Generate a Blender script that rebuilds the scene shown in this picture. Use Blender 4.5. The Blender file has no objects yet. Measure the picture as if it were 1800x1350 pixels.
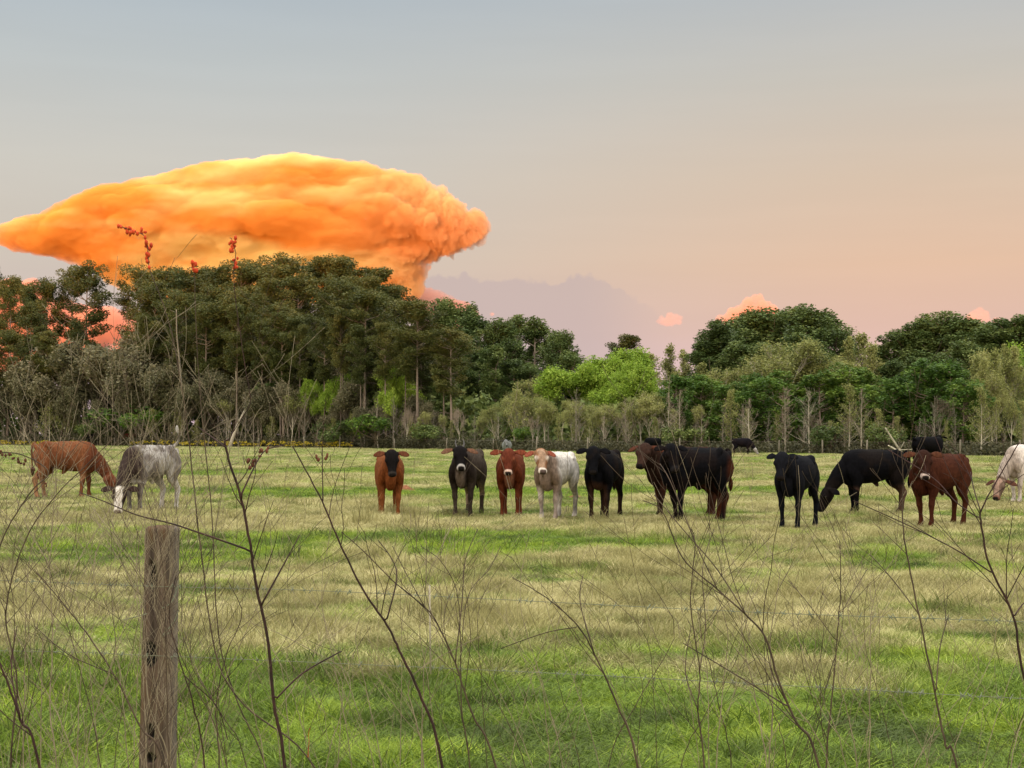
import bpy, math, random
import numpy as np
from mathutils import Vector, Matrix, noise

C = bpy.context.scene
COL = C.collection
R = math.radians

# ---------------------------------------------------------------- camera
CAM_H, F, HOR = 1.6, 2600.0, 765.0
PITCH = math.atan((HOR - 675.0) / F)
cd = bpy.data.cameras.new('camera'); cam = bpy.data.objects.new('camera', cd); COL.objects.link(cam)
cam.location = (0, 0, CAM_H); cam.rotation_euler = (math.pi/2 + PITCH, 0, 0)
cd.sensor_width = 36; cd.lens = 36 * F / 1800; cd.clip_start = 0.1; cd.clip_end = 30000
C.camera = cam

# ---------------------------------------------------------------- exposure, sky light, sun
C.view_settings.view_transform = 'Standard'; C.view_settings.look = 'None'
C.view_settings.exposure = 0.15; C.view_settings.gamma = 1
SUN_EL, SUN_AZ = 1.6, 205.0        # low sun behind the camera, a little to the left (azimuth clockwise from +Y)
w = bpy.data.worlds.new("World"); C.world = w; w.use_nodes = True
nt = w.node_tree; nt.nodes.clear()
def N(t, tree=None, **kw):
    n = (tree or nt).nodes.new(t)
    for k, v in kw.items(): setattr(n, k, v)
    return n
def L(a, b, tree=None): (tree or nt).links.new(a, b)
def srgb(r, g, b):
    f = lambda c: (c/255/12.92) if c/255 <= .04045 else ((c/255+.055)/1.055)**2.4
    return (f(r), f(g), f(b), 1)
def ramp(tree, stops, interp='LINEAR'):
    n = tree.nodes.new('ShaderNodeValToRGB'); n.color_ramp.interpolation = interp
    e = n.color_ramp.elements
    while len(e) < len(stops): e.new(0.5)
    for i, (p, c) in enumerate(stops): e[i].position = p; e[i].color = c
    return n
def math_(tree, op, a=None, b=None, c=None, clamp=False):
    n = tree.nodes.new('ShaderNodeMath'); n.operation = op; n.use_clamp = clamp
    for i, v in enumerate((a, b, c)):
        if v is None: continue
        if isinstance(v, (int, float)): n.inputs[i].default_value = v
        else: tree.links.new(v, n.inputs[i])
    return n.outputs[0]
def maprange(tree, v, a, b, c=0.0, d=1.0, smooth=True):
    n = tree.nodes.new('ShaderNodeMapRange'); n.interpolation_type = 'SMOOTHSTEP' if smooth else 'LINEAR'
    tree.links.new(v, n.inputs[0])
    for i, q in enumerate((a, b, c, d)): n.inputs[i+1].default_value = q
    return n.outputs[0]
def mixc(tree, f, a, b, mode='MIX'):
    n = tree.nodes.new('ShaderNodeMix'); n.data_type = 'RGBA'; n.blend_type = mode
    for s, v in ((n.inputs[0], f), (n.inputs[6], a), (n.inputs[7], b)):
        if isinstance(v, (int, float)): s.default_value = v
        elif isinstance(v, tuple): s.default_value = v
        else: tree.links.new(v, s)
    return n.outputs[2]

sky = N('ShaderNodeTexSky', sky_type='NISHITA'); sky.sun_disc = False
sky.sun_elevation = R(SUN_EL); sky.sun_rotation = R(SUN_AZ)
sky.air_density = 1.0; sky.dust_density = 2.5; sky.ozone_density = 2.0
tc = N('ShaderNodeTexCoord'); sep = N('ShaderNodeSeparateXYZ'); L(tc.outputs['Generated'], sep.inputs[0])
X, Y, Z = sep.outputs
# the clear twilight sky opposite the sun: pink belt at the horizon, peach above it, blue grey higher up
zr = math_(nt, 'MULTIPLY', Z, 2.5, clamp=True)
rL = ramp(nt, [(0.0, srgb(210,182,191)), (0.10, srgb(210,184,187)), (0.20, srgb(201,182,175)), (0.30, srgb(199,188,175)),
               (0.44, srgb(197,193,184)), (0.60, srgb(183,188,188)), (0.74, srgb(168,179,187)), (1.0, srgb(159,176,193))])
rR = ramp(nt, [(0.0, srgb(213,186,194)), (0.10, srgb(214,182,180)), (0.17, srgb(217,181,166)), (0.28, srgb(219,184,158)),
               (0.42, srgb(209,187,166)), (0.58, srgb(193,187,177)), (0.72, srgb(178,182,184)), (1.0, srgb(165,179,191))])
L(zr, rL.inputs[0]); L(zr, rR.inputs[0])
fx = maprange(nt, X, -0.22, 0.30)
belt = mixc(nt, fx, rL.outputs[0], rR.outputs[0])
# faint streaks
mp = N('ShaderNodeMapping'); mp.inputs['Scale'].default_value = (3, 3, 34); L(tc.outputs['Generated'], mp.inputs[0])
nz = N('ShaderNodeTexNoise'); nz.inputs['Scale'].default_value = 1.6; nz.inputs['Detail'].default_value = 5; L(mp.outputs[0], nz.inputs['Vector'])
st = maprange(nt, nz.outputs[0], 0.35, 0.7, 0.99, 1.012)
vm = N('ShaderNodeVectorMath', operation='SCALE'); L(belt, vm.inputs[0]); L(st, vm.inputs['Scale'])
# a faint mauve bank of distant haze low in the sky
uu = math_(nt, 'DIVIDE', X, math_(nt, 'MAXIMUM', Y, .05)); vv = math_(nt, 'DIVIDE', Z, math_(nt, 'MAXIMUM', Y, .05))
ub = maprange(nt, uu, (700-900)/F, (1300-900)/F, 0, 1, False)
tp = ramp(nt, [(p, (q, q, q, 1)) for p, q in ((0, .9), (.12, .99), (.3, .97), (.38, .985), (.45, .95), (.52, .99), (.58, .97), (.65, .92), (.70, .86), (.75, .76), (.80, .66), (.86, .5), (1, .2))])
L(ub, tp.inputs[0])
mp2 = N('ShaderNodeMapping'); mp2.inputs['Scale'].default_value = (75, 75, 75); L(tc.outputs['Generated'], mp2.inputs[0])
nz2 = N('ShaderNodeTexNoise'); nz2.inputs['Scale'].default_value = 1.0; nz2.inputs['Detail'].default_value = 5; L(mp2.outputs[0], nz2.inputs['Vector'])
vt = math_(nt, 'ADD', math_(nt, 'MULTIPLY', tp.outputs[0], (765-480)/F), math_(nt, 'MULTIPLY', math_(nt, 'SUBTRACT', nz2.outputs[0], .5), .022))
bk = math_(nt, 'MULTIPLY', maprange(nt, math_(nt, 'SUBTRACT', vt, vv), 0, .0035), maprange(nt, uu, -.085, -.05))
bk = math_(nt, 'MULTIPLY', bk, math_(nt, 'MULTIPLY', maprange(nt, uu, .12, .04), .68))
banked = mixc(nt, bk, vm.outputs[0], srgb(190,171,168))
vm = N('ShaderNodeVectorMath', operation='SCALE'); vm.inputs['Scale'].default_value = 1.0; L(banked, vm.inputs[0])
# Nishita for the rest of the dome
sc_ = N('ShaderNodeVectorMath', operation='SCALE'); L(sky.outputs[0], sc_.inputs[0]); sc_.inputs['Scale'].default_value = 1.0
SKY_STRENGTH = 0.15
glow = N('ShaderNodeVectorMath', operation='SCALE'); glow.inputs['Scale'].default_value = 1 / SKY_STRENGTH
L(vm.outputs[0], glow.inputs[0])
# evening glow over the rest of the dome, brighter towards the sun
back = ramp(nt, [(0.0, (1.5, 1.15, 0.85, 1)), (0.35, (2.1, 1.88, 1.60, 1)), (1.0, (3.2, 3.1, 2.9, 1))])
L(math_(nt, 'ABSOLUTE', Z), back.inputs[0])
gb = N('ShaderNodeVectorMath', operation='SCALE'); gb.inputs['Scale'].default_value = 1.0 / SKY_STRENGTH; L(back.outputs[0], gb.inputs[0])
addn = N('ShaderNodeVectorMath', operation='ADD'); L(gb.outputs[0], addn.inputs[0]); L(sc_.outputs[0], addn.inputs[1])
f1 = maprange(nt, Z, 0.34, 0.75); f2 = maprange(nt, Y, 0.55, -0.35)
ff = math_(nt, 'MAXIMUM', f1, f2)
fin = mixc(nt, ff, glow.outputs[0], addn.outputs[0])
bg = N('ShaderNodeBackground'); bg.inputs['Strength'].default_value = SKY_STRENGTH; L(fin, bg.inputs[0])
wo = N('ShaderNodeOutputWorld'); L(bg.outputs[0], wo.inputs[0])

sl = bpy.data.lights.new('sun', 'SUN'); sl.energy = 5.0; sl.angle = R(0.6); sl.color = (1.0, 0.40, 0.10)
so = bpy.data.objects.new('sun', sl); COL.objects.link(so)
sd = Vector((math.sin(R(SUN_AZ))*math.cos(R(SUN_EL)), math.cos(R(SUN_AZ))*math.cos(R(SUN_EL)), math.sin(R(SUN_EL))))
so.rotation_euler = sd.to_track_quat('Z', 'Y').to_euler(); so.location = (0, -20, 40)

# ---------------------------------------------------------------- helpers
rng = np.random.default_rng(7)
random.seed(7)
FW = Vector((0, math.cos(PITCH), math.sin(PITCH))); UP = Vector((0, -math.sin(PITCH), math.cos(PITCH)))
def at(px, py, Y):
    """point at forward distance Y seen in the photograph at (px, py)"""
    d = Vector(((px-900)/F, 0, 0)) + UP * ((675-py)/F) + FW
    return Vector((0, 0, CAM_H)) + d * (Y / d.y)
def tag(o, label=None, cat=None, group=None, kind=None):
    if label: o['label'] = label
    if cat: o['category'] = cat
    if group: o['group'] = group
    if kind: o['kind'] = kind
    return o
def empty(name, loc=(0,0,0), rz=0, s=1):
    o = bpy.data.objects.new(name, None); COL.objects.link(o); o.location = loc; o.rotation_euler = (0,0,rz)
    o.scale = (s,s,s) if not isinstance(s, tuple) else s; o.empty_display_size = .1
    return o
def mesh(name, V, Fc, mat=None, smooth=True):
    m = bpy.data.meshes.new(name)
    V = np.asarray(V, dtype=np.float32)
    if isinstance(Fc, np.ndarray):
        k = Fc.shape[1]; n = Fc.shape[0]
        m.vertices.add(len(V)); m.vertices.foreach_set('co', V.ravel())
        m.loops.add(n*k); m.loops.foreach_set('vertex_index', Fc.astype(np.int32).ravel())
        m.polygons.add(n); m.polygons.foreach_set('loop_start', np.arange(0, n*k, k, dtype=np.int32))
        m.update(calc_edges=True)
    else:
        m.from_pydata([tuple(v) for v in V], [], Fc)
    if smooth: m.shade_smooth()
    if mat: m.materials.append(mat)
    return m
def obj(name, m, parent=None):
    o = bpy.data.objects.new(name, m); COL.objects.link(o); o.parent = parent
    return o
def vcol(m, arr, name='col'):
    a = m.color_attributes.new(name, 'FLOAT_COLOR', 'POINT')
    arr = np.asarray(arr, dtype=np.float32)
    if arr.shape[1] == 3: arr = np.hstack([arr, np.ones((len(arr),1), np.float32)])
    a.data.foreach_set('color', arr.ravel())
def fattr(m, arr, name):
    a = m.attributes.new(name, 'FLOAT', 'POINT'); a.data.foreach_set('value', np.asarray(arr, dtype=np.float32))
def catmull(P, k):
    P = [np.asarray(p, float) for p in P]
    out = []
    for i in range(len(P)-1):
        p0 = P[max(i-1,0)]; p1 = P[i]; p2 = P[i+1]; p3 = P[min(i+2,len(P)-1)]
        for j in range(k):
            t = j/k
            out.append(.5*((2*p1)+(-p0+p2)*t+(2*p0-5*p1+4*p2-p3)*t*t+(-p0+3*p1-3*p2+p3)*t**3))
    out.append(P[-1]); return np.array(out)
class MB:
    """collects shapes for one mesh object"""
    def __init__(s): s.V = []; s.F = []; s.n = 0; s.tag = []
    def add(s, V, F, t=0.0):
        s.V.append(np.asarray(V, float)); s.F += [tuple(i+s.n for i in f) for f in F]; s.n += len(V); s.tag += [t]*len(V)
    def tube(s, P, r, n=6, t=0.0, side=None, cap=True):
        """P points (k,3); r scalars or (a,b) pairs; side = direction of the a axis"""
        P = np.asarray(P, float); k = len(P)
        T = np.gradient(P, axis=0); T /= np.linalg.norm(T, axis=1)[:,None] + 1e-9
        ref = np.array(side if side is not None else (0.31, 0.95, 0.05), float)
        rr = np.array([(q, q) if np.isscalar(q) else q for q in r], float)
        V = []
        for i in range(k):
            a = ref - T[i]*np.dot(ref, T[i])
            if np.linalg.norm(a) < 1e-3: a = np.array((1.,0,0)) - T[i]*T[i][0]
            a /= np.linalg.norm(a); b = np.cross(T[i], a)
            if side is None: ref = a
            ang = np.arange(n)*2*math.pi/n
            V.append(P[i] + np.outer(np.cos(ang)*rr[i,0], a) + np.outer(np.sin(ang)*rr[i,1], b))
        V = np.vstack(V); Fc = []
        for i in range(k-1):
            for j in range(n):
                Fc.append((i*n+j, i*n+(j+1)%n, (i+1)*n+(j+1)%n, (i+1)*n+j))
        if cap: Fc.append(tuple(range(n))[::-1]); Fc.append(tuple((k-1)*n+j for j in range(n)))
        s.add(V, Fc, t)
    def build(s, name, mat, parent=None, smooth=True):
        m = mesh(name, np.vstack(s.V), s.F, mat, smooth)
        return obj(name, m, parent)

def new_mat(name, rough=.85, spec=.25):
    m = bpy.data.materials.new(name); m.use_nodes = True
    b = m.node_tree.nodes['Principled BSDF']; b.inputs['Roughness'].default_value = rough
    b.inputs['Specular IOR Level'].default_value = spec
    return m, m.node_tree, b
def noise_n(tree, scale, detail=4, vec=None, rough=.6):
    n = tree.nodes.new('ShaderNodeTexNoise'); n.inputs['Scale'].default_value = scale
    n.inputs['Detail'].default_value = detail; n.inputs['Roughness'].default_value = rough
    if vec is not None: tree.links.new(vec, n.inputs['Vector'])
    return n.outputs[0]
def bump(tree, h, b, dist=.02, strength=.6):
    n = tree.nodes.new('ShaderNodeBump'); n.inputs['Distance'].default_value = dist; n.inputs['Strength'].default_value = strength
    tree.links.new(h, n.inputs['Height']); tree.links.new(n.outputs[0], b.inputs['Normal'])

# ---------------------------------------------------------------- the field
EX = [-900, 0, 600, 1000, 1400, 1800, 2700]; ED = [252, 236, 186, 141, 126, 109, 88]
def edge_d(px): return float(np.interp(px, EX, ED))
def edge_world(x, y):
    return np.interp(900 + F*x/np.maximum(y, 1e-3), EX, ED)

def vnoise(x, y, s, seed=0):
    """vectorised value noise"""
    x = x/s + seed*17.3; y = y/s + seed*9.7
    xi = np.floor(x).astype(np.int64); yi = np.floor(y).astype(np.int64); xf = x-xi; yf = y-yi
    def h(a, b):
        v = (a*374761393 + b*668265263 + seed*1442695) & 0x7fffffff
        v = ((v ^ (v >> 13))*1274126177) & 0x7fffffff
        return ((v ^ (v >> 16)) & 0xffff)/65535.0
    u = xf*xf*(3-2*xf); v = yf*yf*(3-2*yf)
    return (h(xi,yi)*(1-u)+h(xi+1,yi)*u)*(1-v) + (h(xi,yi+1)*(1-u)+h(xi+1,yi+1)*u)*v
def fbm(x, y, s, seed=0, o=4):
    t = 0; a = .5; tot = 0
    for i in range(o):
        t = t + a*vnoise(x, y, s/2**i, seed+i); tot += a; a *= .55
    return t/tot
# lush patches: (centre x, centre y, half width, half depth, strength)
PATCH = [(-4.2, 41, 7.5, 3.0, 1.5), (5.5, 42, 6.0, 2.6, 1.3), (.3, 21.6, 2.6, 1.7, 1.5), (.2, 7.6, 3.2, 2.1, 1.0), (3.6, 8.0, 2.4, 1.5, .9),
         (-1.6, 9.4, 1.8, 2.6, .45), (-4.2, 20, 2.2, 2.5, .6), (-6.5, 24, 2.5, 2.2, .6), (7.6, 22, 1.8, .8, .4), (3.6, 13.5, 1.2, 1.0, .5), (-9, 63, 12, 4, .5), (15, 52, 9, 3, .5),
         (5.2, 18.5, 1.6, .8, .6), (9.5, 36, 4, 2, .6), (12, 30, 4, 2, .5), (-14, 46, 4, 2, .6), (1, 58, 5, 2, .5), (-3.2, 13, 1.2, 3, .3), (5.0, 11.8, 1.0, .8, .7)]
def green(x, y):
    wx = x + (fbm(x, y, 2.2, 61)-.5)*3.0; wy = y + (fbm(x, y, 2.2, 71)-.5)*3.4
    g = (fbm(wx, wy, 4.0, 3)-.5)*1.6 + .18 + (fbm(x, y, .6, 11)-.5)*1.8
    g = g - .35*np.exp(-((y-13.0)/2.2)**2)*(x > -3) + .25*(y > 60) - .25*np.exp(-((y-26)/2.5)**2)
    for cx, cy, a, b, s in PATCH:
        q = ((wx-cx)/a)**2 + ((wy-cy)/b)**2
        g = g + s*np.exp(-q**1.5*1.1)*(.75+.5*fbm(x, y, 1.6, 21))
    g = g + .62*np.clip((12.6-y)/3.6 + (fbm(wx, wy, 1.8, 81)-.5)*2.2, 0, 1)*np.clip((16-y)/3, 0, 1)
    return np.clip(g, 0, 1.15)

# ground sheet: polar grid about the viewpoint, reaching past the horizon
TH = np.concatenate([np.linspace(-24, 24, 361), np.linspace(24, 336, 79)[1:-1]])
RR = np.concatenate([[0.0], np.geomspace(1.5, 300, 300), np.geomspace(310, 9000, 26)])
tg, rg = np.meshgrid(np.radians(TH), RR)
gx = np.sin(tg)*rg; gy = np.cos(tg)*rg
inside = (gy > 0) & (np.abs(gx) < gy*.6)
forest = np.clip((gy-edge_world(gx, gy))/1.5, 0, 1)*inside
gz = (fbm(gx, gy, 9, 5)-.5)*.10 + (fbm(gx, gy, 1.3, 6)-.5)*.05
gz = gz*np.clip((300-rg)/100, 0, 1)
nr, ntn = tg.shape
V = np.stack([gx, gy, gz], -1).reshape(-1, 3)
i, j = np.meshgrid(np.arange(nr-1), np.arange(ntn), indexing='ij'); j2 = (j+1) % ntn
Fq = np.stack([i*ntn+j, (i+1)*ntn+j, (i+1)*ntn+j2, i*ntn+j2], -1).reshape(-1, 4)[:, ::-1]
gm, t, b = new_mat('pasture_ground', .95, .1)
m = mesh('field', V, Fq, gm)
fattr(m, green(gx, gy).ravel(), 'green'); fattr(m, forest.ravel(), 'forest')
ga = N('ShaderNodeAttribute', t, attribute_name='green'); fo = N('ShaderNodeAttribute', t, attribute_name='forest')
geo = N('ShaderNodeNewGeometry', t)
n1 = noise_n(t, .9, 6, geo.outputs['Position']); n2 = noise_n(t, 9, 5, geo.outputs['Position'])
mpn = N('ShaderNodeMapping', t); mpn.inputs['Scale'].default_value = (.10, .35, .3); L(geo.outputs['Position'], mpn.inputs[0], t)
n3 = noise_n(t, 1.0, 6, mpn.outputs[0])
dry = ramp(t, [(.25, (.12,.09,.05,1)), (.5, (.31,.27,.135,1)), (.8, (.48,.43,.22,1))]); L(n2, dry.inputs[0], t)
grn = ramp(t, [(.3, (.07,.125,.018,1)), (.6, (.125,.22,.03,1)), (.85, (.20,.27,.06,1))]); L(n2, grn.inputs[0], t)
g2 = math_(t, 'ADD', ga.outputs['Fac'], math_(t, 'MULTIPLY', math_(t, 'SUBTRACT', n1, .5), .7))
g3 = math_(t, 'ADD', g2, math_(t, 'MULTIPLY', math_(t, 'SUBTRACT', n3, .5), .9))
c1 = mixc(t, maprange(t, g3, .1, .85), dry.outputs[0], grn.outputs[0])
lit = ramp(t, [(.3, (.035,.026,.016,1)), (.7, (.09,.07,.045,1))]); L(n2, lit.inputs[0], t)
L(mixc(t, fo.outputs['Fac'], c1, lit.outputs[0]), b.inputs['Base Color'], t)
bump(t, math_(t, 'ADD', noise_n(t, 22, 6, geo.outputs['Position']), n1), b, .12, .8)
field = obj('ground', m); tag(field, kind='structure')

# unseen ridge added far behind the camera; it hides the low sun from the field (not from the high cloud)
hv = []; hf = []
for k in range(61):
    x = -9000 + 300*k
    hgt = 120 + 26*noise.noise((x*.0011, 1, 0)) + 10*noise.noise((x*.005, 3, 0))
    for q, (dy, zz) in enumerate(((500, -1), (260, .35), (0, 1), (-400, .6), (-900, -.05))):
        hv.append((x, -2600 + dy + 60*noise.noise((x*.003, q, 4)), hgt*zz if zz > 0 else -1))
for k in range(60):
    for q in range(4): hf.append((k*5+q, k*5+q+1, (k+1)*5+q+1, (k+1)*5+q))
hm, t, b = new_mat('sun_blocker_cover', .95, .1); b.inputs['Base Color'].default_value = (.04,.055,.03,1)
geo = N('ShaderNodeNewGeometry', t)
rp = ramp(t, [(.35, (.025,.04,.018,1)), (.65, (.07,.075,.04,1))]); L(noise_n(t, .02, 6, geo.outputs['Position']), rp.inputs[0], t); L(rp.outputs[0], b.inputs['Base Color'], t)
sun_blocker = obj('sun_blocker', mesh('sun_blocker', hv, hf, hm)); tag(sun_blocker, kind='structure')

# ---------------------------------------------------------------- grass (stuff): tufts scattered over the field
def foliage_mat(name, transl=.3, rough=.6):
    m, t, b = new_mat(name, rough, .2)
    tr = t.nodes.new('ShaderNodeBsdfTranslucent'); mx = t.nodes.new('ShaderNodeMixShader'); mx.inputs[0].default_value = transl
    out = t.nodes['Material Output']
    L(b.outputs[0], mx.inputs[1], t); L(tr.outputs[0], mx.inputs[2], t); L(mx.outputs[0], out.inputs[0], t)
    return m, t, b, tr
gmat, t, b, tr = foliage_mat('grass_blades', .25)
ga = N('ShaderNodeAttribute', t, attribute_name='green', attribute_type='INSTANCER')
gr_ = N('ShaderNodeAttribute', t, attribute_name='rnd', attribute_type='INSTANCER')
ht = N('ShaderNodeAttribute', t, attribute_name='ht')
dryc = ramp(t, [(0, (.10,.095,.035,1)), (.35, (.22,.21,.085,1)), (.7, (.36,.335,.16,1)), (1, (.56,.51,.29,1))]); L(gr_.outputs['Fac'], dryc.inputs[0], t)
grc = ramp(t, [(0, (.022,.052,.005,1)), (.5, (.105,.195,.010,1)), (1, (.28,.38,.03,1))]); L(gr_.outputs['Fac'], grc.inputs[0], t)
cc = mixc(t, maprange(t, ga.outputs['Fac'], .05, .78), dryc.outputs[0], grc.outputs[0])
tip = mixc(t, math_(t, 'MULTIPLY', ht.outputs['Fac'], maprange(t, ga.outputs['Fac'], .1, .8, .4, .10)), cc, (.50,.46,.20,1))
L(tip, b.inputs['Base Color'], t); L(tip, tr.inputs[0], t)
def tuft(seed, n, spread, h, wd, lean):
    r = np.random.default_rng(seed); V = []; Fc = []; H = []
    for k in range(n):
        a = r.uniform(0, 2*math.pi); rad = spread*math.sqrt(r.uniform()); x0 = math.cos(a)*rad; y0 = math.sin(a)*rad
        la = r.uniform(0, 2*math.pi); le = lean*r.uniform(.2, 1.2)*h; hh = h*r.uniform(.45, 1.15); ww = wd*r.uniform(.6, 1.3)
        wa = r.uniform(0, math.pi); wx = math.cos(wa)*ww/2; wy = math.sin(wa)*ww/2; q = len(V)
        mx_, my_ = x0+math.cos(la)*le*.35, y0+math.sin(la)*le*.35
        V += [(x0-wx,y0-wy,-.02),(x0+wx,y0+wy,-.02),(mx_+wx*.8,my_+wy*.8,hh*.6),(mx_-wx*.8,my_-wy*.8,hh*.6),(x0+math.cos(la)*le,y0+math.sin(la)*le,hh)]
        Fc += [(q,q+1,q+2,q+3),(q+3,q+2,q+4)]; H += [0,0,.5,.5,1]
    m = mesh('tuft', V, Fc, gmat, False); fattr(m, H, 'ht'); return m
tc_ = bpy.data.collections.new('tufts')
for q in range(6):
    o = bpy.data.objects.new('grass_tuft', tuft(50+q, 24, .10, .095 if q < 4 else .16, .0075, .7 if q < 4 else 1.0)); tc_.objects.link(o)
def scatter(name, pts, scl, att, coll, seed=0):
    m = bpy.data.meshes.new(name); m.vertices.add(len(pts)); m.vertices.foreach_set('co', np.asarray(pts, np.float32).ravel())
    for k, v in att.items(): fattr(m, v, k)
    fattr(m, scl[0], 'sxy'); fattr(m, scl[1], 'sz'); fattr(m, np.random.default_rng(seed).uniform(0, 6.283, len(pts)), 'rz')
    o = obj(name, m)
    g = bpy.data.node_groups.new(name, 'GeometryNodeTree')
    g.interface.new_socket('Geometry', in_out='INPUT', socket_type='NodeSocketGeometry'); g.interface.new_socket('Geometry', in_out='OUTPUT', socket_type='NodeSocketGeometry')
    gi = g.nodes.new('NodeGroupInput'); go = g.nodes.new('NodeGroupOutput'); ip = g.nodes.new('GeometryNodeInstanceOnPoints')
    ci = g.nodes.new('GeometryNodeCollectionInfo'); ci.inputs['Collection'].default_value = coll; ci.inputs['Separate Children'].default_value = True; ci.inputs['Reset Children'].default_value = True
    def na(nm):
        a = g.nodes.new('GeometryNodeInputNamedAttribute'); a.data_type = 'FLOAT'; a.inputs['Name'].default_value = nm; return a.outputs['Attribute']
    cs = g.nodes.new('ShaderNodeCombineXYZ'); g.links.new(na('sxy'), cs.inputs[0]); g.links.new(na('sxy'), cs.inputs[1]); g.links.new(na('sz'), cs.inputs[2])
    cr = g.nodes.new('ShaderNodeCombineXYZ'); g.links.new(na('rz'), cr.inputs[2])
    g.links.new(gi.outputs[0], ip.inputs['Points']); g.links.new(ci.outputs[0], ip.inputs['Instance']); ip.inputs['Pick Instance'].default_value = True
    g.links.new(cs.outputs[0], ip.inputs['Scale']); g.links.new(cr.outputs[0], ip.inputs['Rotation']); g.links.new(ip.outputs[0], go.inputs[0])
    md = o.modifiers.new('scatter', 'NODES'); md.node_group = g
    return o
NG = 210000
d = np.exp(rng.uniform(math.log(5.5), math.log(235), NG)); x = rng.uniform(-.42, .42, NG)*d + rng.uniform(-1.5, 1.5, NG)
keep = d < edge_world(x, d) - .5; d = d[keep]; x = x[keep]
gv = green(x, d) + rng.normal(0, .13, len(d)); rv = np.clip(rng.normal(.5, .20, len(d)) + (fbm(x, d, .45, 51)-.5)*1.7, 0, 1)
clump = fbm(x, d, .8, 31); tall = fbm(x, d, 3.5, 41)
sz = .62*(.40 + 1.9*clump**2 + .8*(tall > .52)*clump)*(1+.15*((d > 17) & (d < 45)))*(1-.3*np.clip(gv, 0, 1)) * (1 + .25*(d > 40))
big = rng.uniform(size=len(d)) < .02; sz = np.where(big, sz*2.0, sz); rv = np.where(big, rv*.4, rv)
sxy = (.8+.5*rng.uniform(size=len(d)))*(1+np.clip(d-15, 0, 200)*.035)
gz_ = (fbm(x, d, 9, 5)-.5)*.10 + (fbm(x, d, 1.3, 6)-.5)*.05
o = scatter('grass', np.stack([x, d, gz_-.01], -1), (sxy, sz), {'green': gv, 'rnd': rv}, tc_)
tag(o, 'short grazed pasture grass, straw coloured with fresh green patches', 'grass', kind='stuff')

# ---------------------------------------------------------------- cattle
def hide_mat():
    m, t, b = new_mat('cattle_hide', .75, .03)
    a = N('ShaderNodeAttribute', t, attribute_name='col'); tcn = N('ShaderNodeTexCoord', t)
    mpn = N('ShaderNodeMapping', t); mpn.inputs['Scale'].default_value = (9, 9, 3.5); L(tcn.outputs['Object'], mpn.inputs[0], t)
    n = noise_n(t, 3.2, 5, mpn.outputs[0]); k = maprange(t, n, .3, .72, .68, 1.3)
    v = N('ShaderNodeVectorMath', t, operation='SCALE'); L(a.outputs['Color'], v.inputs[0], t); L(k, v.inputs['Scale'], t)
    L(v.outputs[0], b.inputs['Base Color'], t); bump(t, n, b, .02, .35)
    b.inputs['Sheen Weight'].default_value = 0
    return m
HIDE = hide_mat()
EYE, t, b = new_mat('wet_eye', .15, .5); b.inputs['Base Color'].default_value = (.008,.006,.005,1)
HORN, t, b = new_mat('horn', .45, .4); b.inputs['Base Color'].default_value = (.03,.026,.024,1)

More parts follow.
